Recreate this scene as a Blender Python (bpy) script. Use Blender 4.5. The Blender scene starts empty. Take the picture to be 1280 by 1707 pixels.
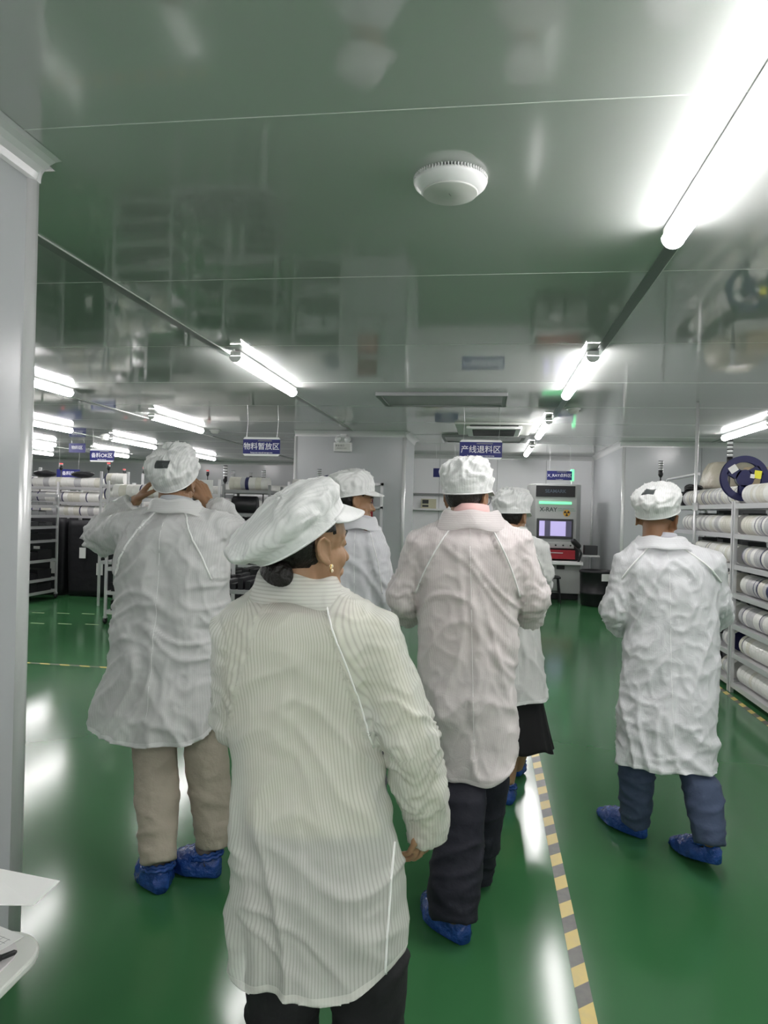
import bpy, bmesh, math, random
import numpy as np
from mathutils import Vector, Matrix, noise
from mathutils.bvhtree import BVHTree
random.seed(7)
S = bpy.context.scene
C = bpy.context.collection
PI = math.pi
R = math.radians
# ------------------------------------------------------------------ camera
FOC = 1200.0; IW, IH = 1280, 1707
PSI, TH, PHI = R(8.1), R(-0.15), R(1.5)
CAM = Vector((0, 0, 1.52))
cf = Vector((-math.sin(PSI)*math.cos(TH), math.cos(PSI)*math.cos(TH), math.sin(TH)))
r0 = Vector((math.cos(PSI), math.sin(PSI), 0)); u0 = r0.cross(cf)
cr = r0*math.cos(PHI)+u0*math.sin(PHI); cu = u0*math.cos(PHI)-r0*math.sin(PHI)
cam = bpy.data.cameras.new('camera'); co = bpy.data.objects.new('camera', cam); C.objects.link(co)
M = Matrix((cr, cu, -cf)).transposed().to_4x4(); M.translation = CAM
co.matrix_world = M
cam.sensor_fit = 'VERTICAL'; cam.sensor_height = 36; cam.lens = 36*FOC/IH; cam.clip_start = .05; cam.clip_end = 200
S.camera = co
def ray(px, py): return cf + cr*((px-IW/2)/FOC) - cu*((py-IH/2)/FOC)
def atY(px, py, y):
    d = ray(px, py); return CAM + d*(y/d.y)
def atZ(px, py, z):
    d = ray(px, py); return CAM + d*((z-CAM.z)/d.z)
def atX(px, py, x):
    d = ray(px, py); return CAM + d*(x/d.x)
# ------------------------------------------------------------------ world, exposure
w = bpy.data.worlds.new('world'); S.world = w; w.use_nodes = True
w.node_tree.nodes['Background'].inputs[0].default_value = (.5, .55, .52, 1)
w.node_tree.nodes['Background'].inputs[1].default_value = .05
S.view_settings.view_transform = 'Standard'; S.view_settings.look = 'None'
S.view_settings.exposure = 1.95; S.view_settings.gamma = 1
LAMP = 13.0
CE = 2.72
# ------------------------------------------------------------------ materials
MATS = {}
def mat(name, col, rough=.5, metal=0, ior=1.45, emit=None, es=0, bump=None, coat=0, var=None, alpha=1):
    if name in MATS: return MATS[name]
    m = bpy.data.materials.new(name); m.use_nodes = True; nt = m.node_tree; b = nt.nodes['Principled BSDF']
    b.inputs['Base Color'].default_value = (*col, 1); b.inputs['Roughness'].default_value = rough
    b.inputs['Metallic'].default_value = metal; b.inputs['IOR'].default_value = ior
    b.inputs['Coat Weight'].default_value = coat
    if emit: b.inputs['Emission Color'].default_value = (*emit, 1); b.inputs['Emission Strength'].default_value = es
    tc = nt.nodes.new('ShaderNodeTexCoord')
    if bump:
        sc, st = bump
        n = nt.nodes.new('ShaderNodeTexNoise'); n.inputs['Scale'].default_value = sc; n.inputs['Detail'].default_value = 4
        nt.links.new(tc.outputs['Object'], n.inputs['Vector'])
        bp = nt.nodes.new('ShaderNodeBump'); bp.inputs['Strength'].default_value = st; bp.inputs['Distance'].default_value = .02
        nt.links.new(n.outputs['Fac'], bp.inputs['Height']); nt.links.new(bp.outputs[0], b.inputs['Normal'])
    if var:
        sc, amt = var
        n = nt.nodes.new('ShaderNodeTexNoise'); n.inputs['Scale'].default_value = sc; n.inputs['Detail'].default_value = 5
        nt.links.new(tc.outputs['Object'], n.inputs['Vector'])
        mx = nt.nodes.new('ShaderNodeMix'); mx.data_type = 'RGBA'
        mx.inputs[6].default_value = (*[c*(1-amt) for c in col], 1); mx.inputs[7].default_value = (*[min(1, c*(1+amt)) for c in col], 1)
        nt.links.new(n.outputs['Fac'], mx.inputs[0]); nt.links.new(mx.outputs[2], b.inputs['Base Color'])
    if alpha < 1: b.inputs['Alpha'].default_value = alpha
    MATS[name] = m
    return m
def node(nt, t, **kw):
    n = nt.nodes.new(t)
    for k, v in kw.items(): setattr(n, k, v)
    return n
def mathn(nt, op, a, b=None):
    n = nt.nodes.new('ShaderNodeMath'); n.operation = op
    for i, v in enumerate((a, b)):
        if v is None: continue
        if isinstance(v, (int, float)): n.inputs[i].default_value = v
        else: nt.links.new(v, n.inputs[i])
    return n.outputs[0]
def mixc(nt, f, a, b):
    n = nt.nodes.new('ShaderNodeMix'); n.data_type = 'RGBA'
    nt.links.new(f, n.inputs[0])
    for i, v in ((6, a), (7, b)):
        if isinstance(v, tuple): n.inputs[i].default_value = (*v, 1)
        else: nt.links.new(v, n.inputs[i])
    return n.outputs[2]
m_floor = mat('green_epoxy', (.038, .138, .052), .15, ior=1.36, bump=(1.3, .05), var=(.8, .14))
m_ceil = mat('ceiling_panel_paint', (.52, .545, .525), .06, ior=2.0, bump=(.9, .08), var=(.6, .05))
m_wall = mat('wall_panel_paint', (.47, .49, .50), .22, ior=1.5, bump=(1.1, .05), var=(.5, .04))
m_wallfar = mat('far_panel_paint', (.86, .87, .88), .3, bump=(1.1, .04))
m_alu = mat('anodised_aluminium', (.70, .70, .71), .32, .55)
m_alu_w = mat('white_coved_aluminium', (.72, .73, .73), .25, .25)
m_strip = mat('ceiling_strip_metal', (.16, .19, .17), .3, .3)
m_seam = mat('panel_seam', (.62, .66, .62), .4)
m_white = mat('white_plastic', (.8, .81, .8), .35)
m_offw = mat('offwhite_plastic', (.62, .64, .60), .45)
m_black = mat('black_plastic', (.012, .012, .014), .4)
m_blackfab = mat('black_cover', (.010, .010, .013), .55, bump=(9, .6))
m_dark = mat('dark_grey_plastic', (.05, .052, .055), .45)
m_grey = mat('grey_plastic', (.25, .26, .26), .5)
m_tape_y = None
m_navy = mat('navy_sign', (.02, .025, .16), .4)
m_reelblue = mat('navy_reel_plastic', (.02, .022, .085), .35)
m_reelw = mat('white_reel_plastic', (.66, .66, .63), .45, var=(18, .10))
m_reelc = mat('cream_reel_plastic', (.58, .57, .50), .45, var=(14, .12))
m_reelg = mat('grey_reel_plastic', (.42, .42, .43), .45, var=(14, .12))
m_paper = mat('paper', (.72, .73, .71), .7)
m_red = mat('red_paint', (.35, .02, .03), .4)
m_redlamp = mat('red_lamp', (.7, .05, .05), .3, emit=(1, .12, .12), es=.45)
m_greenled = mat('green_led', (.1, .7, .3), .3, emit=(.2, 1, .4), es=.32)
m_lens = mat('clear_tier', (.7, .72, .72), .15)
m_screen = mat('screen_lilac', (.3, .28, .5), .3, emit=(.66, .58, 1), es=.16)
m_screend = mat('screen_dark', (.05, .05, .08), .3, emit=(.16, .15, .25), es=.08)
m_tube = mat('lamp_diffuser', (1, 1, 1), .4, emit=(1, .955, .965), es=LAMP)
m_machine = mat('machine_enamel', (.46, .47, .46), .35)
m_yellow = mat('yellow_label', (.75, .72, .05), .5)
m_carton = mat('kraft_carton', (.42, .34, .22), .7)
m_wrap = mat('stretch_film', (.50, .47, .38), .18, bump=(14, .8), var=(6, .25))
m_txt = mat('white_lettering', (.85, .86, .9), .5)
m_txtd = mat('dark_lettering', (.05, .07, .06), .5)
m_txtg = mat('grey_lettering', (.10, .13, .17), .5)
def hazard_mat():
    m = bpy.data.materials.new('hazard_tape'); m.use_nodes = True; nt = m.node_tree; b = nt.nodes['Principled BSDF']
    tc = node(nt, 'ShaderNodeTexCoord'); sp = node(nt, 'ShaderNodeSeparateXYZ'); nt.links.new(tc.outputs['Object'], sp.inputs[0])
    v = mathn(nt, 'ADD', mathn(nt, 'MULTIPLY', sp.outputs[1], 5.0), mathn(nt, 'MULTIPLY', sp.outputs[0], -4.2))
    v = mathn(nt, 'GREATER_THAN', mathn(nt, 'FRACT', mathn(nt, 'ADD', v, 100.0)), .5)
    c = mixc(nt, v, (.62, .47, .10), (.045, .05, .045))
    n = node(nt, 'ShaderNodeTexNoise'); n.inputs['Scale'].default_value = 30; nt.links.new(tc.outputs['Object'], n.inputs['Vector'])
    c2 = mixc(nt, mathn(nt, 'MULTIPLY', n.outputs[0], .35), c, (.28, .27, .2))
    nt.links.new(c2, b.inputs['Base Color']); b.inputs['Roughness'].default_value = .35
    return m
m_hazard = hazard_mat()
def cloth_mat(name, col, dark, alpha, period, crumple=.35, spec=.35):
    m = bpy.data.materials.new(name); m.use_nodes = True; nt = m.node_tree; b = nt.nodes['Principled BSDF']
    a = node(nt, 'ShaderNodeAttribute', attribute_name='su'); h = node(nt, 'ShaderNodeAttribute', attribute_name='hem')
    s = mathn(nt, 'SINE', mathn(nt, 'MULTIPLY', a.outputs['Fac'], 2*PI/period))
    s = mathn(nt, 'POWER', mathn(nt, 'ADD', mathn(nt, 'MULTIPLY', s, .5), .5), 2.5)
    tc = node(nt, 'ShaderNodeTexCoord')
    hb = mathn(nt, 'LESS_THAN', h.outputs['Fac'], .017)
    s2 = mathn(nt, 'MULTIPLY', s, mathn(nt, 'SUBTRACT', 1.0, mathn(nt, 'MULTIPLY', hb, .7)))
    c = mixc(nt, s2, col, dark)
    n1 = node(nt, 'ShaderNodeTexNoise'); n1.inputs['Scale'].default_value = 17; n1.inputs['Detail'].default_value = 9; n1.inputs['Roughness'].default_value = .62; n1.inputs['Distortion'].default_value = .9
    nt.links.new(tc.outputs['Object'], n1.inputs['Vector'])
    n2 = node(nt, 'ShaderNodeTexVoronoi', feature='DISTANCE_TO_EDGE'); n2.inputs['Scale'].default_value = 14
    nt.links.new(n1.outputs['Color'], n2.inputs['Vector'])
    hgt = mathn(nt, 'ADD', n1.outputs['Fac'], mathn(nt, 'MULTIPLY', s2, .04))
    hgt = mathn(nt, 'ADD', hgt, mathn(nt, 'MULTIPLY', hb, .12))
    bp = node(nt, 'ShaderNodeBump'); bp.inputs['Strength'].default_value = crumple; bp.inputs['Distance'].default_value = .016
    nt.links.new(hgt, bp.inputs['Height']); nt.links.new(bp.outputs[0], b.inputs['Normal'])
    nt.links.new(c, b.inputs['Base Color']); b.inputs['Roughness'].default_value = .42
    b.inputs['Sheen Weight'].default_value = .25; b.inputs['Sheen Roughness'].default_value = .4
    b.inputs['Specular IOR Level'].default_value = spec
    tr = node(nt, 'ShaderNodeBsdfTransparent'); mx = node(nt, 'ShaderNodeMixShader'); out = nt.nodes['Material Output']
    fac = mathn(nt, 'MINIMUM', mathn(nt, 'ADD', alpha, mathn(nt, 'MULTIPLY', hb, .12)), 1.0)
    nt.links.new(fac, mx.inputs[0]); nt.links.new(tr.outputs[0], mx.inputs[1]); nt.links.new(b.outputs[0], mx.inputs[2])
    nt.links.new(mx.outputs[0], out.inputs['Surface'])
    return m
def fabric(name, col, crumple=.4, rough=.8):
    return mat(name, col, rough, bump=(16, crumple), var=(9, .12))
def skin_mat(name, col):
    m = mat(name, col, .5, bump=(60, .05), var=(12, .10)); b = m.node_tree.nodes['Principled BSDF']
    b.inputs['Subsurface Weight'].default_value = .12; b.inputs['Subsurface Radius'].default_value = (.012, .005, .003)
    return m
m_hair = mat('black_hair', (.010, .008, .007), .4, bump=(70, .5))
m_cap = cloth_mat('cap_cloth', (.74, .75, .74), (.65, .665, .65), 1.0, .0085, .35)
m_shoe = mat('blue_shoe_film', (.018, .062, .25), .22, bump=(22, 1.0), var=(16, .35))
m_seamw = mat('white_seam_thread', (.84, .85, .83), .5)
# ------------------------------------------------------------------ mesh building
class MB:
    def __init__(s): s.v = []; s.f = []
    def add(s, v, f):
        o = len(s.v); s.v += [Vector(p) for p in v]; s.f += [tuple(i+o for i in q) for q in f]; return s
    def box(s, x0, x1, y0, y1, z0, z1, M=None):
        v = [Vector((x, y, z)) for z in (z0, z1) for y in (y0, y1) for x in (x0, x1)]
        if M: v = [M @ p for p in v]
        return s.add(v, [(0, 2, 3, 1), (4, 5, 7, 6), (0, 1, 5, 4), (2, 6, 7, 3), (0, 4, 6, 2), (1, 3, 7, 5)])
    def ell(s, c, r, M=None, nu=20, nv=12):
        v = [Vector((0, 0, -1))]; c = Vector(c)
        if isinstance(r, (int, float)): r = (r, r, r)
        for j in range(1, nv):
            a = -PI/2+PI*j/nv
            for i in range(nu): b = 2*PI*i/nu; v.append(Vector((math.cos(a)*math.cos(b), math.cos(a)*math.sin(b), math.sin(a))))
        v.append(Vector((0, 0, 1)))
        v = [Vector((p.x*r[0], p.y*r[1], p.z*r[2])) for p in v]
        v = [(M @ (p+c)) if M else p+c for p in v]
        f = [(0, 1+(i+1) % nu, 1+i) for i in range(nu)]
        for j in range(nv-2):
            for i in range(nu):
                a = 1+j*nu; f.append((a+i, a+(i+1) % nu, a+nu+(i+1) % nu, a+nu+i))
        a = 1+(nv-2)*nu; t = len(v)-1
        f += [(a+i, a+(i+1) % nu, t) for i in range(nu)]
        return s.add(v, f)
    def rings(s, rs, cap=True):
        n = len(rs[0]); v = [p for q in rs for p in q]; f = []
        for j in range(len(rs)-1):
            for i in range(n): f.append((j*n+i, j*n+(i+1) % n, (j+1)*n+(i+1) % n, (j+1)*n+i))
        if cap: f.append(tuple(range(n))[::-1]); f.append(tuple(range((len(rs)-1)*n, len(rs)*n)))
        return s.add(v, f)
    def tube(s, pts, rad, n=12, M=None, rnd=False, closed=False):
        pts = [Vector(p) for p in pts]
        if M: pts = [M @ p for p in pts]
        if isinstance(rad, (int, float)): rad = [rad]*len(pts)
        rad = list(rad)
        if rnd:   # rounded ends
            d0 = (pts[0]-pts[1]).normalized(); d1 = (pts[-1]-pts[-2]).normalized()
            pre = [(pts[0]+d0*rad[0]*math.sin(a), rad[0]*math.cos(a)) for a in (R(80), R(55), R(28))]
            post = [(pts[-1]+d1*rad[-1]*math.sin(a), rad[-1]*math.cos(a)) for a in (R(28), R(55), R(80))]
            pts = [p for p, _ in pre]+pts+[p for p, _ in post]; rad = [q for _, q in pre]+rad+[q for _, q in post]
        up = None; rs = []
        for i, p in enumerate(pts):
            t = (pts[min(i+1, len(pts)-1)]-pts[max(i-1, 0)]).normalized()
            if up is None: up = t.orthogonal().normalized()
            up = (up-t*up.dot(t)).normalized(); sd = t.cross(up)
            rs.append([p+(up*math.cos(2*PI*k/n)+sd*math.sin(2*PI*k/n))*rad[i] for k in range(n)])
        if closed: rs.append(rs[0]); return s.rings(rs, False)
        return s.rings(rs)
    def lathe(s, prof, c=(0, 0, 0), n=32, axis='Z', M=None):
        c = Vector(c); rs = []
        for r, h in prof:
            q = []
            for k in range(n):
                a = 2*PI*k/n; x, y = r*math.cos(a), r*math.sin(a)
                p = {'Z': Vector((x, y, h)), 'Y': Vector((x, h, y)), 'X': Vector((h, x, y))}[axis]+c
                q.append(M @ p if M else p)
            rs.append(q)
        return s.rings(rs)
    def prism(s, poly, z0, z1, M=None):
        a = [Vector((x, y, z0)) for x, y in poly]; b = [Vector((x, y, z1)) for x, y in poly]
        if M: a = [M @ p for p in a]; b = [M @ p for p in b]
        return s.rings([a, b])
    def mesh(s, name):
        me = bpy.data.meshes.new(name); me.from_pydata([tuple(p) for p in s.v], [], s.f); me.update()
        bm = bmesh.new(); bm.from_mesh(me); bmesh.ops.recalc_face_normals(bm, faces=bm.faces); bm.to_mesh(me); bm.free()
        return me
    def build(s, name, m, parent=None, smooth=False, bevel=0):
        return link(name, s.mesh(name), m, parent, smooth, bevel)
def link(name, me, m, parent=None, smooth=False, bevel=0):
    o = bpy.data.objects.new(name, me); C.objects.link(o)
    if m and not me.materials: me.materials.append(m)
    if smooth: me.polygons.foreach_set('use_smooth', [True]*len(me.polygons))
    if bevel:
        b = o.modifiers.new('bevel', 'BEVEL'); b.width = bevel; b.segments = 2; b.limit_method = 'ANGLE'
    if parent:
        o.parent = parent; o.matrix_parent_inverse = Matrix.Translation(-parent.location) if parent.type == 'EMPTY' and parent.parent is None else Matrix.Identity(4)
    return o
def tag(o, label, cat, group=None, kind=None):
    o['label'] = label; o['category'] = cat
    if group: o['group'] = group
    if kind: o['kind'] = kind
    return o
def thing(name, label, cat, loc=(0, 0, 0), group=None):
    o = bpy.data.objects.new(name, None); C.objects.link(o); o.location = loc; o.empty_display_size = .1
    return tag(o, label, cat, group)
def struct(name, mb, m, smooth=False, bevel=0):
    o = mb.build(name, m, None, smooth, bevel); o['kind'] = 'structure'; return o
def copy_tree(o, parent=None):
    c = o.copy(); C.objects.link(c)
    if parent: c.parent = parent
    for ch in list(o.children): copy_tree(ch, c)
    return c
def text_mesh(name, txt, size, M, m, parent, bold=0.0, align='CENTER', depth=.0008):
    cu_ = bpy.data.curves.new(name, 'FONT'); cu_.body = txt; cu_.size = size; cu_.align_x = align; cu_.align_y = 'CENTER'
    cu_.extrude = depth; cu_.offset = bold
    o = bpy.data.objects.new(name, cu_); C.objects.link(o)
    dg = bpy.context.evaluated_depsgraph_get(); me = bpy.data.meshes.new_from_object(o.evaluated_get(dg))
    bpy.data.objects.remove(o); me.transform(M); me.materials.clear()
    return link(name, me, m, parent)
def facing(x, y, z):      # text plane facing the camera side (-Y)
    return Matrix.Translation((x, y, z)) @ Matrix.Rotation(PI/2, 4, 'X')
# ------------------------------------------------------------------ structure
XL, XR, YB, YF = -15.0, 5.2, -3.4, 18.8
struct('floor', MB().box(XL, XR, YB, YF, -.1, 0), m_floor)
struct('ceiling', MB().box(XL, XR, YB, YF, CE, CE+.1), m_ceil)
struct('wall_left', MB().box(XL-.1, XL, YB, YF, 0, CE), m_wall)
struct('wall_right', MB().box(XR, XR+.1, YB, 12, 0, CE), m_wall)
struct('wall_back', MB().box(XL, XR, YB-.1, YB, 0, CE), m_wallfar)  # wall out of view, made white to bounce light into the room
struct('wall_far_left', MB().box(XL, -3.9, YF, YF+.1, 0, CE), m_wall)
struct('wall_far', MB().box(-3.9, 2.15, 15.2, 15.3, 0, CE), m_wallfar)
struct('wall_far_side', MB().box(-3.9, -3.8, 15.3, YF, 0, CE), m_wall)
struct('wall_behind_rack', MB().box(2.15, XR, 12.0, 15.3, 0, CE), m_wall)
struct('wall_pillar_near', MB().box(-2.9, -1.6, .3, 2.33, 0, CE), m_wall, bevel=.03)
struct('wall_pillar_middle', MB().box(-2.98, -1.25, 10.9, 12.3, 0, CE), m_wall, bevel=.02)
tn = [0]
def trim(mb, m, smooth=False):
    tn[0] += 1; return struct('trim_%d' % tn[0], mb, m, smooth)
def cove(pts, r=.085):
    # concave aluminium quarter round along the ceiling; pts = path on the wall line, wall on the left of the path
    mb = MB(); n = len(pts)
    for i in range(n-1):
        a, b = Vector((*pts[i], 0)), Vector((*pts[i+1], 0)); t = (b-a).normalized(); nr = Vector((t.y, -t.x, 0))
        prof = [(0, 0)]+[(r-r*math.cos(R(k)), -r+r*math.sin(R(k))) for k in range(0, 91, 15)]
        prof = [(0, 0), (.003, -r)]+[(.003+r*(1-math.cos(R(k))), -r+r*math.sin(R(k))*.98) for k in range(10, 91, 16)]
        qa = [a+nr*p[0]+Vector((0, 0, CE+p[1])) for p in prof]; qb = [b+nr*p[0]+Vector((0, 0, CE+p[1])) for p in prof]
        mb.rings([qa, qb])
    return trim(mb, m_alu_w)
cove([(-1.6, .3), (-1.6, 2.33+.02)]); cove([(-1.6+.02, 2.33), (-2.9, 2.33)])
cove([(-1.25, 12.3), (-1.25, 10.9)][::-1])
cove([(-2.98, 10.9), (-1.25, 10.9)])
def cove2(a, b, nr, r=.085, ext=.0):
    a = Vector((*a, 0)); b = Vector((*b, 0)); nr = Vector((*nr, 0)); mb = MB()
    prof = [(0, 0), (.003, -r)]+[(.003+r*(1-math.cos(R(k))), -r+r*math.sin(R(k))*.98) for k in range(10, 91, 16)]
    mb.rings([[q+nr*p[0]+Vector((0, 0, CE+p[1])) for p in prof] for q in (a, b)])
    return trim(mb, m_alu_w)
cove2((2.15, 12), (2.15, 15.2), (-1, 0)); cove2((2.1, 12), (XR, 12), (0, -1)); cove2((-3.9, 15.2), (2.15, 15.2), (0, -1))
cove2((XL, YF), (-3.9, YF), (0, -1))
def post(x, y, r=.028):
    return trim(MB().tube([(x, y, 0), (x, y, CE-.085)], r, 14), m_alu_w, True)
post(-1.615, 2.315, .035); post(-1.262, 10.91); post(-2.965, 10.91); post(2.165, 12.01); post(2.14, 15.17, .03)
post(-3.85, 15.17, .02)
# vertical seams between far wall panels
for x in (-2.4, -1.0, .2, 1.2):
    trim(MB().box(x-.003, x+.003, 15.193, 15.2, 0, CE-.085), m_grey)
for x in (3.35, 4.5): trim(MB().box(x-.003, x+.003, 11.993, 12, 0, CE-.085), m_grey)
# ceiling strips and seams
for x in (.78, -2.06, 3.5, -4.75, -7.1, -9.4, -11.7):
    mb = MB().box(x-.03, x+.03, YB, 15.1 if -3 < x < 2 else (YF-.1 if x < -3 else 11.9), CE-.006, CE)
    if x == -2.06: mb = MB().box(x-.03, x+.03, 2.4, 10.8, CE-.006, CE)
    trim(mb, m_strip)
    trim(MB().box(x+.03, x+.034, YB if x != -2.06 else 2.4, 11.9 if x != -2.06 else 10.8, CE-.007, CE), m_seam)
for k in range(-3, 11):
    y = 2.14+1.52*k
    trim(MB().box(-1.58 if y < 2.4 else XL, XR, y-.002, y+.002, CE-.0015, CE), m_seam)
# ------------------------------------------------------------------ ceiling lamps
def lamp(x, y0, y1, label, first=[None]):
    t = thing('ceiling_lamp', label, 'lamp', (x, y0, CE), 'slim ceiling batten lamps'); L = y1-y0
    MB().box(x-.04, x+.04, y0, y1, CE-.045, CE-.012).build('housing', m_white, t)
    for yy in (y0+.2, y1-.26): MB().box(x-.012, x+.012, yy, yy+.06, CE-.014, CE-.0005).build('clip', m_white, t)
    prof = [(x+.046*math.cos(a), CE-.046-.05*math.sin(a)) for a in [PI*i/10 for i in range(11)]]
    MB().rings([[Vector((p[0], yy, p[1])) for p in prof] for yy in (y0+.01, y1-.01)]).build('diffuser', m_tube, t)
    for yy in (y0-.002, y1-.004):
        MB().rings([[Vector((x+(p[0]-x)*1.04, q, p[1]-.001)) for p in prof] for q in (yy, yy+.006)]).build('end_cap', m_white, t)
rows = {
 .73: [(-2.4, -.7, 'lit batten lamp of the right row, first behind the viewer'), (1.4, 3.1, 'large lit batten lamp cut by the right edge of the photo, nearest of its row'),
       (5.35, 7.1, 'lit batten lamp above the right-hand aisle, second of its row from the near end'), (9.05, 10.9, 'short-looking lit lamp beyond the round ceiling vents, third of its row'),
       (12.4, 14.2, 'farthest lit lamp of the right row, close to the far white wall')],
 -1.94: [(-2.4, -.7, 'unseen lit lamp added behind the viewer, in line with the left row'), (5.31, 6.96, 'lit batten lamp left of the middle pillar, above the blue storage sign')],  # lamp behind the viewer is added to brighten the backs facing it
 -.6: [(-2.9, -1.2, 'unseen lit lamp added behind the viewer, left of the right row')], 2.0: [(-2.9, -1.2, 'unseen lit lamp added behind the viewer, right of the right row')],  # both stand off the visible rows, added only for brightness
 3.3: [(-2.4, -.7, 'unseen lit lamp added behind the viewer over the right wall side'), (1.4, 3.1, 'lit lamp right of the frame beside the nearest lamp'), (5.3, 7.0, 'lit lamp over the right rack outside the frame'), (9.1, 10.75, 'lit lamp above the right rack, cut by the right edge')],  # rearmost lamp added out of view for more light on the smocks
 -4.37: [(1.5, 3.2, 'lit lamp left of the near pillar'), (5.35, 7.03, 'lit lamp just beside the near pillar edge, highest on the left'), (8.89, 10.56, 'lit lamp above the head of the person photographing, in the second left row')],
 -6.65: [(5.5, 7.2, 'lit lamp hidden by the near pillar, third left row'), (9.1, 10.75, 'lit lamp beside the near pillar, second from the top there'), (12.0, 13.7, 'lit lamp left of the cap of the person photographing'), (15.2, 16.9, 'far lit lamp right of the cap of the person photographing')],
 -8.7: [(11.8, 13.5, 'lit lamp beside the near pillar, third from the top there'), (14.9, 16.5, 'lit lamp right of the small blue ready-material sign')],
 -10.5: [(14.6, 16.2, 'lit lamp beside the near pillar, lowest there'), (8.5, 10.2, 'lit lamp deep in the left hall behind the near pillar')]}
for x, l in rows.items():
    for a, b, lab in l: lamp(x, a, b, lab)
# unlit recessed panels
def panel(x0, x1, y0, y1, label):
    t = thing('ceiling_panel_light', label, 'ceiling light', ((x0+x1)/2, (y0+y1)/2, CE), 'unlit flat ceiling panels')
    z = CE-.04; f = .05; mb = MB()
    for a in ((x0, x1, y0, y0+f), (x0, x1, y1-f, y1), (x0, x0+f, y0+f, y1-f), (x1-f, x1, y0+f, y1-f)): mb.box(*a, z, CE-.001)
    mb.build('frame', m_grey, t, bevel=.004)
    MB().box(x0+f, x1-f, y0+f, y1-f, z+.012, z+.02).build('diffuser', mat('unlit_diffuser', (.22, .25, .23), .3), t)
panel(-1.15, .18, 7.23, 8.0, 'large unlit flat panel light in front of the air vent')
panel(-.72, .56, 11.2, 12.05, 'unlit flat panel light behind the air vent, near the far wall')
# cassette air conditioner
t = thing('air_vent_cassette', 'square white ceiling air conditioner cassette with dark louvres', 'air conditioner', (.07, 10.2, CE))
mb = MB().box(-.45, .59, 9.6, 10.9, CE-.035, CE-.001); mb.build('cover', m_offw, t, bevel=.01)
mb = MB().box(-.30, .44, 9.75, 10.75, CE-.075, CE-.034); mb.build('body', m_white, t, bevel=.015)
mb = MB()
for k in range(9): mb.box(-.22, .36, 9.85+k*.09, 9.89+k*.09, CE-.083, CE-.072)
mb.build('louvre_grille', m_black, t)
for y in (9.68, 10.8): MB().box(-.25, .39, y-.03, y+.03, CE-.045, CE-.034).build('air_slot', m_black, t)
# round access point near the camera
c = (-.16, 2.60)
t = thing('round_ceiling_detector', 'round white disc-shaped wireless unit on the ceiling', 'ceiling device', (c[0], c[1], CE))
MB().lathe([(.001, CE-.055), (.095, CE-.053), (.105, CE-.047), (.128, CE-.026), (.132, CE-.016), (.126, CE-.008), (.11, CE-.0005), (.001, CE-.0005)], (c[0], c[1], 0), 64).build('housing', m_white, t, True)
MB().lathe([(.001, CE-.0585), (.096, CE-.057), (.1, CE-.052), (.001, CE-.052)], (c[0], c[1], 0), 64).build('face_plate', m_offw, t, True)
mb = MB()
for k in range(72):
    a = 2*PI*k/72; Mx = Matrix.Translation((c[0], c[1], 0)) @ Matrix.Rotation(a, 4, 'Z')
    mb.box(.112, .1335, -.0016, .0016, CE-.014, CE-.001, Mx)
mb.build('ribbed_rim', m_white, t)
text_mesh('logo', '\\', .03, Matrix.Translation((c[0], c[1], CE-.0588)) @ Matrix.Rotation(PI, 4, 'X'), m_grey, t)
def dome(x, y, label, r=.06):
    t = thing('smoke_detector', label, 'smoke detector', (x, y, CE), 'small ceiling detectors')
    MB().lathe([(.001, CE-.012), (r, CE-.012), (r, CE-.0005), (.001, CE-.0005)], (x, y, 0), 20).build('base', m_white, t, True)
    MB().lathe([(.001, CE-.06), (r*.5, CE-.056), (r*.75, CE-.035), (r*.75, CE-.012), (.001, CE-.012)], (x, y, 0), 20).build('sensor_head', m_offw, t, True)
p = atZ(956, 681, CE); dome(p.x, p.y, 'small white smoke detector beside the right lamp row', .08)
p = atZ(175, 733, CE-.05); dome(p.x, p.y, 'domed detector above the small blue sign on the left', .1)
p = atZ(358, 722, CE-.05); dome(p.x, p.y, 'domed detector just right of the lamp over the photographing person', .09)
# ------------------------------------------------------------------ floor markings
def tape(x0, y0, x1, y1, label, wd=.05, m=m_hazard):
    L = math.hypot(x1-x0, y1-y0); a = math.atan2(y1-y0, x1-x0)-PI/2
    o = MB().box(-wd/2, wd/2, 0, L, .0003, .0012).build('floor_tape', m, None); o.location = (x0, y0, 0); o.rotation_euler = (0, 0, a)
    return tag(o, label, 'floor tape')
tape(.345, .6, .345, 5.6, 'black and yellow striped tape running along the aisle floor')
tape(2.115, 4.6, 2.115, 9.4, 'black and yellow striped tape at the foot of the right rack', .045)
tape(-5.9, 6.22, -2.6, 6.22, 'black and yellow striped tape across the floor left of the photographing person', .045)
m_tapew = mat('pale_tape', (.5, .55, .35), .4)
mb = MB()
for k in range(9):
    for (yy, off) in ((8.0, 0), (8.9, .15)): mb.box(-6.9+k*.33+off, -6.72+k*.33+off, yy+k*.06, yy+.03+k*.06, .0003, .001)
tag(mb.build('dashed_floor_line', m_tapew), 'pale dashed floor lines beside the left trolleys', 'floor marking')
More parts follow.
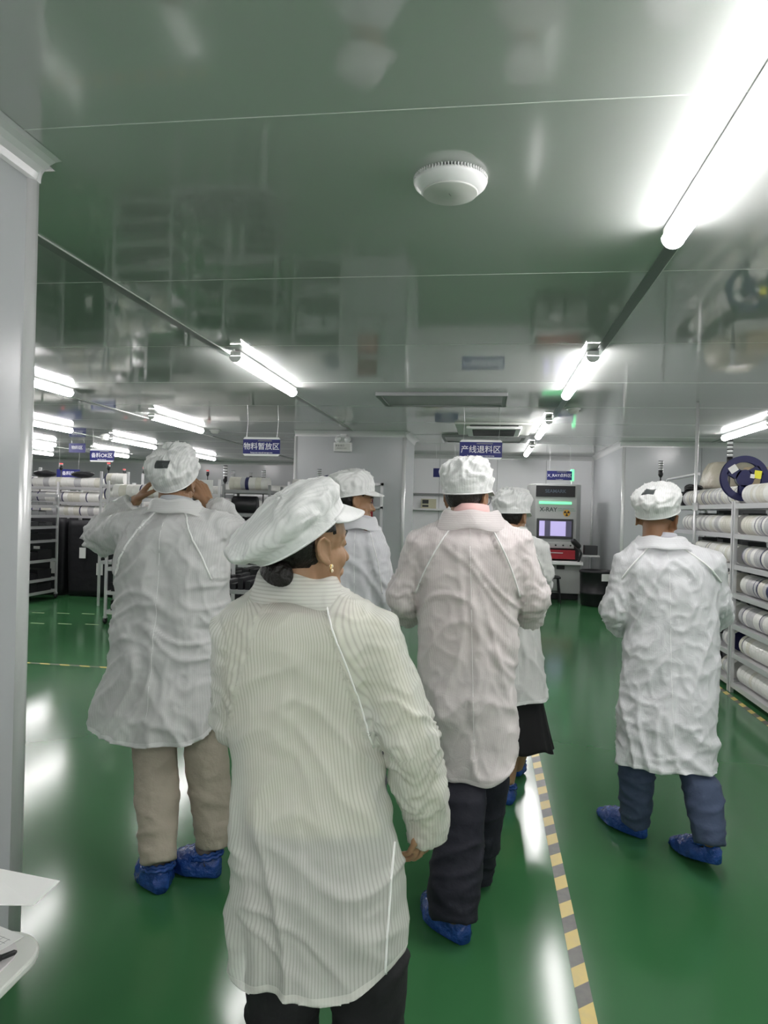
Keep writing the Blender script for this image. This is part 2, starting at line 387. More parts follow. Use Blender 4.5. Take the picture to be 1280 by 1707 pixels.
# ------------------------------------------------------------------ signs
def sign(x0, x1, z0, z1, y, txt, sub, label, size, cap=True, wires=True, subsz=None):
    xc = (x0+x1)/2; zc = (z0+z1)/2
    t = thing('hanging_sign', label, 'sign', (xc, y, zc), 'blue hanging area signs')
    b = (z1-z0)*.11 if cap else 0
    MB().box(x0, x1, y-.006, y+.006, z0+b, z1-b).build('board', m_navy, t)
    if cap:
        for (a, c_) in ((z1-b, z1), (z0, z0+b)):
            k = .02; poly = [(x0, a), (x1, a), (x1-k, c_), (x0+k, c_)] if a == z1-b else [(x0+k, a), (x1-k, a), (x1, c_), (x0, c_)]
            MB().rings([[Vector((p[0], yy, p[1])) for p in poly] for yy in (y-.009, y+.009)]).build('rail', m_white, t)
    text_mesh('lettering', txt, size, facing(xc, y-.0075, zc+.004-(.006 if sub else 0)), m_txt, t, size*.007)
    if sub:
        ss = subsz or size*.23
        text_mesh('subtitle', sub, ss, facing(xc, y-.0075, z0+b+ss*.75), m_txt, t, ss*.02)
        MB().box(xc-(x1-x0)*.1, xc+(x1-x0)*.28, y-.0068, y-.0058, z1-b-.022, z1-b-.012).build('header_line', m_grey, t)
    if wires:
        for x in (x0+.04, x1-.04): MB().tube([(x, y, z1-.005), (x+.01, y+.01, (z1+CE)/2), (x, y, CE-.001)], .0018, 6).build('hanging_wire', m_alu, t)
    return t
sign(-2.87, -2.42, 2.12, 2.34, 8.2, '物料暂放区', 'Temporary material storage area', 'blue hanging sign left of the middle pillar, reading temporary material storage', .088)
sign(-.32, .155, 2.12, 2.34, 8.2, '产线退料区', 'Production line return material area', 'blue hanging sign above the cap of the central walker, reading line return area', .09)
sign(-6.57, -6.14, 2.2, 2.41, 11.2, '备料OK区', 'Material ready area', 'small blue hanging sign left of the photographing person, reading OK area', .085)
sign(1.04, 1.47, 2.13, 2.29, 13.0, 'X_RAY点料区', 'X-ray counting area', 'small blue hanging sign directly above the grey cabinet machine', .068, False)
sign(-.97, -.55, 2.14, 2.30, 13.0, '待检区', 'Waiting area', 'blue hanging sign mostly hidden behind the cap of the central walker', .07, False)
p = atY(117, 783, 14.0); sign(p.x-.3, p.x+.22, 2.02, 2.2, 14.0, '备料区', '', 'distant blue sign low over the left racks', .09, False)
p = atY(129, 734, 13.0); sign(p.x-.17, p.x+.17, CE-.24, CE-.06, 13.0, '物料区', '', 'distant blue sign close under the ceiling on the left', .08, False)
# emergency light and cabinet on the pillar
t = thing('emergency_light', 'twin-headed white emergency light box high on the middle pillar', 'emergency light', (-2.21, 10.87, 2.47))
MB().box(-2.35, -2.07, 10.83, 10.899, 2.40, 2.54).build('box', m_white, t, bevel=.008)
MB().box(-2.33, -2.09, 10.826, 10.831, 2.415, 2.525).build('face_plate', m_offw, t)
text_mesh('label_text', '安全出口', .035, facing(-2.25, 10.8255, 2.49), m_txtd, t); text_mesh('label_text', 'EMERGENCY LIGHT', .018, facing(-2.22, 10.8255, 2.45), m_txtd, t)
for x in (-2.28, -2.13):
    MB().lathe([(.001, 0), (.045, 0), (.05, .015), (.035, .06), (.001, .065)], (x, 10.80, 2.585), 20, 'Y').build('lamp_head', m_white, t, True)
    MB().lathe([(.001, -.004), (.036, -.003), (.038, .002), (.001, .003)], (x, 10.799, 2.585), 20, 'Y').build('lens', m_lens, t, True)
MB().box(-2.25, -2.16, 10.85, 10.895, 2.54, 2.67).build('bracket', m_white, t)
t = thing('wall_cabinet', 'grey framed glass wall cabinet with red notice on the middle pillar', 'cabinet', (-1.75, 10.89, 1.2))
x0, x1, z0, z1 = -2.05, -1.57, .95, 1.93
mb = MB()
for a in ((x0, x1, z1-.035, z1), (x0, x1, z0, z0+.035), (x0, x0+.035, z0, z1), (x1-.035, x1, z0, z1), (x0, x1, 1.54, 1.57)): mb.box(a[0], a[1], 10.83, 10.9, a[2], a[3])
mb.build('frame', m_alu, t)
MB().box(x0+.03, x1-.03, 10.875, 10.9, z0+.03, z1-.03).build('back_panel', m_wall, t)
MB().box(x0+.03, -1.72, 10.862, 10.872, 1.6, z1-.04).build('red_notice', mat('maroon_paint', (.12, .012, .02), .5), t)
MB().box(x0+.03, -1.72, 10.862, 10.872, 1.25, 1.52).build('red_poster', m_red, t)
mb = MB()
for j in range(3):
    for i in range(6): mb.box(x0+.05+i*.042, x0+.075+i*.042, 10.858, 10.861, 1.28+j*.06, 1.315+j*.06)
mb.build('poster_print', m_paper, t)
# far wall ledge and notice
t = thing('wall_ledge', 'white two-line ledge along the far wall beside the pillar', 'ledge', (-.9, 15.15, 1.7))
MB().box(-3.5, .7, 15.12, 15.19, 1.86, 1.90).build('rail', m_grey, t); MB().box(-3.5, .7, 15.08, 15.19, 1.54, 1.58).build('shelf', m_white, t)
t = thing('notice_board', 'cream notice card standing on the far wall ledge', 'notice', (-1.2, 15.1, 1.58))
MB().box(-1.37, -1.05, 15.10, 15.115, 1.58, 1.78).build('card', mat('cream_card', (.6, .58, .42), .6), t)
MB().box(-1.34, -1.21, 15.094, 15.099, 1.68, 1.76).build('picture', m_dark, t); MB().box(-1.34, -1.21, 15.094, 15.099, 1.61, 1.65).build('caption', m_dark, t)
# ------------------------------------------------------------------ counting machine
t = thing('counting_machine', 'tall grey cabinet machine with green light bar and lit screen', 'machine', (1.23, 13.6, 0))
X0, X1, YM = .77, 1.68, 13.25
def my(px, py, y=13.2): return atY(px, py, y)
MB().prism([(X0, YM+.25), (X0+.1, YM), (X1-.08, YM), (X1, YM+.12), (X1, YM+1.0), (X0, YM+1.0)], 1.0, 2.07).build('upper_cabinet', m_machine, t, bevel=.01)
MB().box(X0+.02, X1, YM-.12, YM+1.0, .12, .70).build('lower_cabinet', m_machine, t, bevel=.01)
MB().box(X0+.1, X1-.02, YM+.02, YM+.9, .005, .12).build('void_block', m_black, t)  # black block stands in for the dark void under the cabinet
MB().box(X0+.02, X1-.01, YM+.1, YM+.95, .70, 1.0).build('drawer_bay', m_dark, t)
MB().box(X0-.01, X1+.02, YM-.28, YM+.3, .64, .70).build('table_edge', m_white, t, bevel=.008)
MB().box(X0+.06, X1-.1, YM-.1, YM+.12, .73, .89).build('drawer', m_red, t, bevel=.006)
MB().tube([(1.15, YM-.10, .84), (1.15, YM-.14, .84), (1.36, YM-.14, .84), (1.36, YM-.10, .84)], .008, 8).build('drawer_handle', m_alu, t)
a, b = my(894, 809), my(959, 829)
MB().box(a.x, b.x, YM-.015, YM, b.z, a.z).build('header_panel', m_black, t)
text_mesh('header_lettering', 'SEAMARK', .085, facing((a.x+b.x)/2, YM-.0165, (a.z+b.z)/2), m_txtg, t, .001)
a, b = my(899, 835.5), my(953, 841)
MB().box(a.x, b.x, YM-.02, YM, b.z, a.z).build('light_bar', m_greenled, t)
a = my(898, 849); text_mesh('model_lettering', 'X-RAY', .105, facing(a.x+.02, YM-.002, a.z), m_txtd, t, .0015, 'LEFT')
for k, s_ in enumerate(('INTELLIGENT COUNTER', 'COMPONENT COUNTING')): text_mesh('small_lettering', s_, .026, facing(a.x+.34, YM-.002, a.z+.02-k*.035), mat('green_lettering', (.05, .3, .15), .5), t, 0, 'LEFT')
a = my(945, 855.5); q = YM-.004
MB().lathe([(.001, -.003), (.062, -.003), (.062, .003), (.001, .003)], (a.x, q, a.z), 28, 'Y').build('warning_disc', mat('amber_disc', (.65, .35, .03), .4), t)
mb = MB().lathe([(.001, -.003), (.011, -.003), (.011, .003), (.001, .003)], (a.x, q-.004, a.z), 14, 'Y')
for k in range(3):
    c0 = PI/2+PI+k*2*PI/3; pts = [(rr*math.cos(c0+da), rr*math.sin(c0+da)) for rr, da in ((.017, -R(30)), (.05, -R(30)), (.053, 0), (.05, R(30)), (.017, R(30)))]
    mb.rings([[Vector((a.x+p[0], yy, a.z+p[1])) for p in pts] for yy in (q-.007, q-.001)])
mb.build('warning_trefoil', m_black, t)
a, b = my(895, 864), my(955, 899)
MB().box(a.x, b.x, YM-.03, YM, b.z, a.z).build('screen_bezel', m_dark, t, bevel=.006)
sc_ = MB().box(a.x+.04, b.x-.03, YM-.033, YM-.029, b.z+.04, a.z-.035).build('screen', m_screend, t)
sw = b.x-a.x
MB().box(a.x+.045, a.x+.14, YM-.036, YM-.032, b.z+.045, a.z-.04).build('screen_window', m_screen, t)
MB().box(a.x+.24, a.x+.51, YM-.036, YM-.032, b.z+.05, a.z-.045).build('screen_window', m_screen, t)
MB().box(a.x-.02, b.x+.02, YM-.05, YM, b.z-.17, b.z-.06).build('control_strip', m_machine, t, bevel=.01)
for k in range(5): MB().lathe([(.001, -.02), (.014, -.018), (.016, 0), (.001, 0)], (a.x+.08+k*.13, YM-.05, b.z-.115), 12, 'Y').build('button', m_black, t)
MB().box(1.26, 1.40, YM-.125, YM-.12, .55, .62).build('vent_slot', m_black, t)
MB().tube([(1.62, YM-.25, .70), (1.66, YM-.3, .85), (1.57, YM-.3, 1.02)], .022, 10).build('arm', m_dark, t, True)
MB().tube([(1.60, YM-.33, .98), (1.52, YM-.34, 1.06)], .05, 12, rnd=True).build('scanner_head', m_black, t, True)
t = thing('signal_lamp', 'slim glowing green signal lamp on top of the grey machine', 'signal lamp', (1.5, 13.3, 2.07))
MB().tube([(1.51, 13.3, 2.07), (1.51, 13.3, 2.13)], .02, 10).build('stem', m_white, t); MB().tube([(1.51, 13.3, 2.13), (1.51, 13.3, 2.34)], .034, 14).build('glowing_tube', m_greenled, t)
# stool
t = thing('stool', 'small black stool in front of the grey machine', 'stool', (1.12, 12.75, 0))
MB().box(.95, 1.29, 12.6, 12.9, .42, .455).build('seat', m_black, t, bevel=.012)
for sx in (-1, 1):
    for sy in (-1, 1): MB().tube([(1.12+sx*.13, 12.75+sy*.11, .42), (1.12+sx*.175, 12.75+sy*.14, 0)], .013, 8).build('leg', m_black, t)
mb = MB()
for sy in (-1, 1): mb.tube([(.965, 12.75+sy*.128, .18), (1.275, 12.75+sy*.128, .18)], .009, 8)
mb.build('stretcher', m_black, t)
tag(MB().lathe([(.001, 0), (.07, .0), (.11, .03), (.105, .032), (.065, .008), (.001, .008)], (1.1, 12.75, .4555), 20).build('dish', m_white, None, True), 'pale shallow dish lying on the black stool', 'dish')
# bin and stand
bx, by = 1.86, 12.55
t = thing('bin', 'large black bin with white label right of the grey machine', 'bin', (bx, by, 0))
prof = [(.001, 0), (.22, 0), (.24, .02), (.255, .2), (.262, .205), (.262, .23), (.258, .235), (.265, .55), (.28, .56), (.28, .60), (.26, .60), (.25, .3), (.001, .28)]
MB().lathe(prof, (bx, by, 0), 40).build('drum', m_black, t, True)
p = atY(1006, 963, by-.25); MB().box(p.x-.09, p.x+.09, by-.275, by-.268, p.z-.06, p.z+.06, Matrix.Translation((bx, by, 0)) @ Matrix.Rotation(R(12), 4, 'Z') @ Matrix.Translation((-bx, -by, 0))).build('label', m_paper, t)
t = thing('small_stand', 'narrow stand with white shelf and dark box behind the black bin', 'stand', (1.85, 13.4, 0))
MB().box(1.72, 2.02, 13.25, 13.55, .78, .81).build('shelf', m_white, t); MB().tube([(1.87, 13.4, 0), (1.87, 13.4, .78)], .02, 10).build('post', m_alu, t); MB().box(1.77, 1.97, 13.3, 13.5, 0, .02).build('base', m_dark, t)
tag(MB().box(1.76, 1.99, 13.3, 13.5, .8105, .98).build('dark_box', m_dark, None, bevel=.008), 'dark grey box standing on the narrow white shelf', 'box')
# ------------------------------------------------------------------ reels
def reel_mesh(w_, r_, m):
    h = w_/2; prof = [(.012, -h), (r_*.985, -h), (r_, -h+.0015), (r_, -h+.004), (r_*.985, -h+.006), (r_*.985, h-.006), (r_, h-.004), (r_, h-.0015), (r_*.985, h), (.012, h)]
    if w_ < .02: prof = [(.012, -h), (r_, -h), (r_, h), (.012, h)]
    me = MB().lathe(prof, (0, 0, 0), 28, 'Y').mesh('component_reel'); me.materials.append(m); return me
RM = {}
def reel(x, y, z, wd, r_, m, label, group, axis='Y'):
    key = (round(wd, 3), r_, m.name)
    if key not in RM: RM[key] = reel_mesh(wd, r_, m)
    o = bpy.data.objects.new('component_reel', RM[key]); C.objects.link(o); o.location = (x, y, z)
    if axis == 'X': o.rotation_euler = (0, 0, PI/2)
    return tag(o, label, 'reel', group)
def reel_row(x, z, y0, y1, where, axis='Y', r_=.089, navy=.18, other=0, sc=1.0):
    y = y0; WD = [.055*sc, .068*sc, .080*sc]
    while y < y1-.06*sc:
        if random.random() < navy: wd = .0125*sc; m = m_reelblue; c_ = 'navy blue'
        else: wd = random.choice(WD); m = random.choice([m_reelw, m_reelw, m_reelc, m_reelg]) if navy > .1 else random.choice([m_reelw, m_reelw, m_reelc]); c_ = {'white_reel_plastic': 'white', 'cream_reel_plastic': 'cream', 'grey_reel_plastic': 'grey'}[m.name]
        yc = y+wd/2; pos = (x, yc, z+r_) if axis == 'Y' else (yc, x, z+r_)
        reel(*pos, wd, r_, m, '%s reel on %s' % (c_, where), '%s reels on %s' % (c_, where), axis)
        y += wd+.0015
# right racks
SH = [1.645, 1.38, 1.11, .86, .59, .34, .08]
ORD = ['top', 'second', 'third', 'fourth', 'fifth', 'sixth', 'bottom']
def rack(x0, x1, y0, y1, shelves, top, label, group=None, posts=None, name='reel_rack', wheels=False, pr=.016, m=m_alu, lip=.012):
    t = thing(name, label, 'rack', ((x0+x1)/2, (y0+y1)/2, 0), group); zb = .0 if not wheels else .1
    for (x, y) in posts or ((x0, y0), (x0, y1), (x1, y0), (x1, y1)):
        tp = top(x, y) if callable(top) else top
        MB().box(x-pr, x+pr, y-pr, y+pr, zb, tp).build('post', m, t, bevel=.003)
        if wheels:
            wl = MB().lathe([(.001, -.015), (.036, -.015), (.04, 0), (.036, .015), (.001, .015)], (x, y, .042), 18, 'X').build('wheel', m_black, t, True)
            MB().box(x-.02, x+.02, y-.02, y+.02, .075, .1).build('caster_bracket', m_alu, t)
    for z in shelves:
        mb = MB().box(x0+pr, x1-pr, y0+pr, y1-pr, z-.006, z)
        mb.box(x0-.008, x0+lip, y0+pr, y1-pr, z-.03, z+.012); mb.box(x1-lip, x1+.008, y0+pr, y1-pr, z-.03, z+.012)
        mb.box(x0+pr, x1-pr, y0-.008, y0+lip, z-.03, z+.012); mb.box(x0+pr, x1-pr, y1-lip, y1+.008, z-.03, z+.012)
        mb.build('shelf', m, t)
    return t
rack(2.17, 2.62, 4.72, 6.70, SH, 1.68, 'near aluminium shelf rack cut by the right edge, filled with reels')
rack(2.17, 2.62, 6.76, 9.15, SH, lambda x, y: 1.68 if y < 7 else 1.98, 'far aluminium shelf rack right of the walker in jeans, filled with reels')
for i, z in enumerate(SH):
    reel_row(2.285, z+.004, 5.35, 6.66, 'the %s shelf of the near right rack' % ORD[i], navy=[.0, .25, .3, .34, .12, .03, .0][i])
    if i < 5: reel_row(2.285, z+.004, 6.80, [8.58, 8.6, 8.1, 7.1, 7.1][i], 'the %s shelf of the far right rack' % ORD[i], navy=[.16, .15, .05, .1, .2][i])
    else: reel_row(2.285, z+.004, 6.80, 7.1, 'the %s shelf of the far right rack' % ORD[i], navy=.2)
    # dark goods standing at the back of each shelf
    o = MB()
    for k in range(16): o.box(2.42, 2.58, 5.2+k*.24, 5.36+k*.24, z+.001, z+.12+.04*((k*7) % 3)) if abs(5.28+k*.24-6.73) > .12 and (i > 0 or 5.2+k*.24 < 7.5) else None
    tag(o.build('tray_stack', m_dark), 'dark component trays behind the reels on the %s shelf of the right racks' % ORD[i], 'trays', 'dark trays at the back of the right racks', 'stuff')
# top frame of far rack, pole, boxes, tower lights
t = thing('rack_top_rail', 'aluminium rail frame standing on top of the far right rack', 'rail', (2.2, 8.5, 1.66))
MB().tube([(2.17, 9.13, 1.98), (2.17, 7.85, 1.98)], .016, 8).build('rail', m_alu, t)
t = thing('ceiling_pole', 'thin vertical aluminium pole from right rack up to ceiling', 'pole', (2.13, 7.83, 0))
MB().tube([(2.135, 7.83, 0), (2.135, 7.83, CE)], .016, 12).build('tube', m_alu, t, True); MB().box(2.115, 2.155, 7.80, 7.86, 1.6, 1.68).build('clamp', m_alu, t)
def tower(x, y, z, label, red=False, h=.26, r_=.025):
    t = thing('tower_light', label, 'signal light', (x, y, z), 'stacked signal tower lights')
    MB().lathe([(.001, z), (r_*.5, z), (r_*1.05, z+.03), (r_*1.05, z+.09), (.001, z+.09)], (x, y, 0), 16).build('base', m_black, t, True)
    n = 4; hh = (h-.1)/n
    for k in range(n):
        zz = z+.09+k*hh
        MB().lathe([(.001, zz), (r_, zz), (r_, zz+hh*.72), (.001, zz+hh*.72)], (x, y, 0), 16).build('lens_tier', m_redlamp if red and k > 1 else m_lens, t, True)
        MB().lathe([(.001, zz+hh*.72), (r_*1.08, zz+hh*.72), (r_*1.08, zz+hh), (.001, zz+hh)], (x, y, 0), 16).build('divider_ring', m_black, t, True)
    return t
def tower_px(px, py0, py1, y, label, red=False, z0=None):
    a, b = atY(px, py0, y), atY(px, py1, y); t = tower(b.x, y, b.z, label, red, a.z-b.z, .028)
    if z0 is not None: MB().tube([(b.x, y, z0), (b.x, y, b.z+.01)], .01, 8).build('pole', m_dark, t)
tower_px(1101, 767, 796, 9.3, 'grey tower light at the far end of the right rack', z0=0)
tower_px(1216, 733, 776, 7.9, 'clear tower light above the dark blue reel on the right rack', z0=1.646)
# goods on top of right rack
p0 = atY(1165, 765, 8.2); p1 = atY(1212, 802, 8.2)
t = thing('top_board', 'pale boards lying on top of the far right rack', 'board', (2.55, 8.0, 1.72))
MB().box(2.6, 3.1, 8.15, 9.1, 1.79, 1.82).build('board', m_white, t); MB().box(2.64, 3.06, 8.2, 9.05, 1.84, 1.87).build('board', m_offw, t)
mb = MB()
for yy in (8.3, 8.9): mb.box(2.68, 2.98, yy-.04, yy+.04, 0.0, 1.79); mb.box(2.68, 3.0, yy-.04, yy+.04, 1.82, 1.84)
mb.build('spacer', m_dark, t)
Mx = Matrix.Translation((2.80, 8.85, 1.8705))
mb = MB(); rs = []
for k in range(9):
    s_ = k/8; rr = []
    for q in range(24):
        a = 2*PI*q/24; x = .30*(abs(math.cos(a))**.4)*(1 if math.cos(a) > 0 else -1); y = .27*(abs(math.sin(a))**.4)*(1 if math.sin(a) > 0 else -1)
        n_ = noise.noise(Vector((x*6, y*6, s_*3)))*.02; ss = (1-.25*s_**3)
        rr.append(Mx @ Vector((x*ss+n_, y*ss+n_, s_*.30)))
    rs.append(rr)
mb.rings(rs)
tag(mb.build('wrapped_bundle', m_wrap, None, True), 'film-wrapped bundle on the boards above the far right rack', 'bundle')
tag(MB().box(2.80, 3.02, 8.24, 8.44, 1.8705, 2.09).build('wrapped_carton', m_carton), 'small brown carton beside the film-wrapped bundle', 'carton')
t = thing('black_crate', 'black tray with coiled cable on top of the far right rack', 'crate', (2.35, 8.8, 1.65))
MB().box(2.2, 2.55, 8.62, 9.08, 1.6455, 1.82).build('tray', m_black, t, bevel=.01)
mb = MB()
for k in range(3): mb.tube([(2.35+.09*math.cos(a), 8.7+.12*math.sin(a), 1.84+k*.02+.02*math.sin(a*2)) for a in [2*PI*i/18 for i in range(18)]], .01, 6, closed=True)
mb.build('cable_coil', m_black, t, True)
# big navy reel leaning on the rack
rc = atY(1240, 806, 6.73); rr = .2
t = thing('large_reel', 'big dark blue spoked reel standing upright on top of the right racks', 'reel', (rc.x, rc.y, rc.z-rr))
Mr = Matrix.Translation((rc.x, rc.y, 1.682+rr))
for off in (-.022, .022):
    mb = MB(); N = 60
    ri, ro = rr*.72, rr
    a1 = []; 
    for yy in (off-.0015, off+.0015):
        a1.append([Mr @ Vector((ro*math.cos(2*PI*k/N), yy, ro*math.sin(2*PI*k/N))) for k in range(N)])
    for yy in (off+.0015, off-.0015):
        a1.append([Mr @ Vector((ri*math.cos(2*PI*k/N), yy, ri*math.sin(2*PI*k/N))) for k in range(N)])
    a1.append(a1[0]); mb.rings(a1, False)
    mb.lathe([(.001, off-.0015), (rr*.38, off-.0015), (rr*.38, off+.0015), (.001, off+.0015)], (0, 0, 0), 40, 'Y', Mr)
    for k in range(3):
        Mk = Mr @ Matrix.Rotation(R(-30-120*k), 4, 'Y'); mb.box(rr*.3, rr*.76, off-.0015, off+.0015, -.045, .045, Mk)
    mb.build('flange', m_reelblue, t)
MB().lathe([(.001, -.021), (rr*.36, -.021), (rr*.36, .021), (.001, .021)], (0, 0, 0), 36, 'Y', Mr).build('hub', m_grey, t)
MB().box(-.035, .035, -.0265, -.0245, -.03, .03, Mr @ Matrix.Translation((-.10, 0, .08)) @ Matrix.Rotation(R(-35), 4, 'Y')).build('white_label', m_paper, t)
MB().box(-.03, .03, -.0265, -.0245, -.035, .035, Mr @ Matrix.Translation((.105, 0, .035)) @ Matrix.Rotation(R(8), 4, 'Y')).build('yellow_label', m_yellow, t)
MB().box(-.018, .018, -.0275, -.0255, -.018, .018, Mr @ Matrix.Translation((.06, 0, .02)) @ Matrix.Rotation(R(8), 4, 'Y')).build('small_label', m_paper, t)
# ------------------------------------------------------------------ left hall
def fill_trays(x0, x1, y0, y1, zs, where, h=.1, n=3, m=m_dark, ax='Y'):
    for z in zs:
        for k in range(n):
            if ax == 'Y': a = y0+.04+(y1-y0-.08)*k/n; b = y0+.03+(y1-y0-.08)*(k+1)/n; bb = (x0+.05, x1-.05, a, b)
            else: a = x0+.04+(x1-x0-.08)*k/n; b = x0+.03+(x1-x0-.08)*(k+1)/n; bb = (a, b, y0+.05, y1-.05)
            hh = h*(.6+.4*random.random())
            mb = MB().box(*bb, z+.0005, z+hh)
            pos = ['left', 'middle', 'right'] if n == 3 and ax == 'X' else ['near', 'centre', 'far'] if n == 3 else ['near', 'far'] if n == 2 else ['first', 'second', 'third', 'fourth', 'fifth']
            tag(mb.build('component_tray', m, None, bevel=.006), '%s dark tray, level %s up, %s' % (pos[k], ['one', 'two', 'three', 'four', 'five', 'six', 'seven'][sorted(zs).index(z)] if len(zs) > 1 else 'at %d cm' % (z*100), where), 'tray', 'dark trays on '+where)
zs = [.14, .33, .62, .92, 1.13, 1.30, 1.45, 1.62]
rack(-7.15, -6.65, 9.65, 10.45, zs, 1.83, 'aluminium tray trolley on casters beside the near pillar', name='tray_trolley', wheels=True)
fill_trays(-7.15, -6.65, 9.65, 10.45, [.14, .33, .62, .92], 'trolley by the near pillar', .16, 2, m_black)
for z in (1.13, 1.30, 1.45): fill_trays(-7.15, -6.65, 9.65, 10.45, [z], 'trolley by the near pillar', .08, 4, m_grey if z > 1.2 else m_dark)
# rack with reels over black covers
def row_x(x0, x1, y, zs, where, **k):
    for z in zs: reel_row(y, z, x0, x1, where, axis='X', **k)
rack(-8.15, -6.25, 11.35, 11.8, [1.28, 1.51, 1.76], 2.02, 'aluminium reel rack standing behind the black covered boxes', name='reel_rack')
for i, z in enumerate((1.76, 1.51, 1.28)): reel_row(11.46, z+.004, -8.1, -6.3, 'the %s shelf of the rack behind the black covers' % ['top', 'middle', 'lower'][i], axis='X', navy=.15, sc=1.6)
def cover(x0, x1, y0, y1, h, label):
    t = thing('covered_crate', label, 'crate', ((x0+x1)/2, (y0+y1)/2, 0), 'black covered crates on the left')
    N = 14; rs = []
    def ring(z, g):
        q = []
        for k in range(56):
            a = 2*PI*k/56; cx, sx = math.cos(a), math.sin(a)
            x = (abs(cx)**.22)*(1 if cx > 0 else -1)*(x1-x0)/2; y = (abs(sx)**.22)*(1 if sx > 0 else -1)*(y1-y0)/2
            nn = noise.noise(Vector((x*7+x0, y*7, z*.8)))*.018
            q.append(Vector(((x0+x1)/2+x*(1-g)+nn, (y0+y1)/2+y*(1-g)+nn, z)))
        return q
    for k in range(N): rs.append(ring(.02+(h-.02)*k/(N-1), .0 if k < N-1 else .03))
    MB().rings(rs).build('black_cover', m_blackfab, t, True)
    for k in range(2): MB().box((x0+x1)/2-.06+.3*k-.1, (x0+x1)/2+.05+.3*k-.1, y0-.034, y0-.03, [.62, .36][k], [.79, .55][k]).build('white_label', m_paper, t)
    return t
cover(-8.1, -7.5, 10.75, 11.25, 1.2, 'black covered crate farthest left, half behind the tray trolley')
cover(-7.45, -6.75, 10.8, 11.25, 1.24, 'tall black covered crate with white labels right of the tray trolley')
cover(-6.7, -5.9, 10.8, 11.25, 1.22, 'black covered crate behind the raised left sleeve of the photographing person')
rack(-5.62, -5.2, 9.9, 10.35, [.65, .9, 1.13, 1.35, 1.56, 1.78], 1.98, 'narrow aluminium rack just left of the photographing person', name='narrow_rack')
for i, z in enumerate((1.13, 1.35, 1.56, 1.78)): reel_row(10.0, z+.004, -5.58, -5.24, 'shelf %s of the narrow left rack' % ['four', 'three', 'two', 'one'][i], axis='X', navy=.1, sc=1.5)
zt = [.16, .4, .7, 1.0, 1.3, 1.58]
rack(-4.70, -3.95, 8.45, 8.95, zt, 1.8, 'reel trolley on casters behind the photographing person', name='reel_trolley', wheels=True)
for i, z in enumerate((1.3, 1.58)): reel_row(8.56, z+.004, -4.66, -4.0, 'the %s shelf of the trolley behind the photographing person' % ['fifth', 'top'][i], axis='X', navy=.15, sc=1.2)
fill_trays(-4.7, -3.95, 8.45, 8.95, [.16, .4, .7, 1.0], 'trolley behind the photographing person', .14, 3, m_black, 'X')
for bx_, by_, bz_, lb in ((-7.55, 11.46, 1.942, 'black bag lying on the reels of the rack behind the covers, left one'), (-6.85, 11.46, 1.942, 'black bag lying on the reels of the rack behind the covers, right one')):
    mb = MB(); mb.ell((bx_, by_, bz_+.055), (.2, .13, .058), None, 36, 20)
    for p in mb.v: p += Vector((0, 0, .02*noise.noise(p*9)*(1 if p.z > bz_+.03 else 0)))
    tag(mb.build('black_bag', m_blackfab, None, True), lb, 'bag', 'black bags on top of the left rack')
# equipment frames between the photographing person and the woman
rack(-3.85, -3.42, 8.9, 9.4, [.45, .95, 1.42, 1.66], 1.86, 'aluminium frame with white card right of the photographing person', name='aluminium_frame')
tag(MB().box(-3.80, -3.50, 8.87, 8.885, 1.68, 1.85).build('info_card', m_paper), 'white card hung on the aluminium frame right of the raised arms', 'card')
rack(-3.36, -2.75, 8.9, 9.45, [.3, .56, 1.08, 1.42, 1.72], 1.8, 'dark loaded workstation rack between the raised arms and the grey cap', name='workstation_rack', m=m_grey)
fill_trays(-3.36, -2.75, 8.9, 9.45, [.3, .56, 1.08], 'workstation rack right of the raised arms', .16, 5, m_black, 'X')
fill_trays(-3.85, -3.42, 8.9, 9.4, [.45, .95, 1.42], 'aluminium frame right of the raised arms', .2, 3, m_dark, 'X')
tag(MB().tube([(-3.25, 9.0, 1.545), (-2.95, 9.0, 1.545)], .11, 28).build('black_roller', m_black, None, True), 'black drum lying on the workstation rack', 'drum')
reel_row(9.0, 1.724, -3.3, -2.8, 'the top shelf of the workstation rack', axis='X', navy=.3, sc=1.1)
# feeder table with dark feeders at the lower right of the photographing person
t = thing('feeder_table', 'low dark table packed with feeders between the two front smocks', 'table', (-2.6, 7.6, 0))
MB().box(-3.35, -2.3, 7.1, 7.9, .62, .66).build('tabletop', m_grey, t)
for (x, y) in ((-3.3, 7.15), (-2.35, 7.15), (-3.3, 7.85), (-2.35, 7.85)): MB().box(x-.02, x+.02, y-.02, y+.02, 0, .62).build('leg', m_alu, t)
for i in range(13):
    for j in range(2):
        x = -3.3+i*.078; tag(MB().box(x, x+.055, 7.14+j*.38, 7.46+j*.38, .6605, .72+.03*((i*5+j) % 3)).build('feeder', m_black if (i+j) % 4 else m_dark, None, bevel=.004), '%s black feeder from the left, %s row, on the low feeder table' % (['first', 'second', 'third', 'fourth', 'fifth', 'sixth', 'seventh', 'eighth', 'ninth', 'tenth', 'eleventh', 'twelfth', 'thirteenth'][i], ['near', 'far'][j]), 'feeder', 'black feeders on the low table')
t = thing('feeder_stand', 'tall aluminium stand behind the low feeder table', 'stand', (-2.9, 8.2, 0))
for x in (-3.1, -2.95): MB().box(x-.018, x+.018, 8.18, 8.215, 0, 1.0).build('post', m_alu, t)
MB().box(-3.4, -2.5, 8.15, 8.25, .97, 1.03).build('crossbar', m_grey, t)
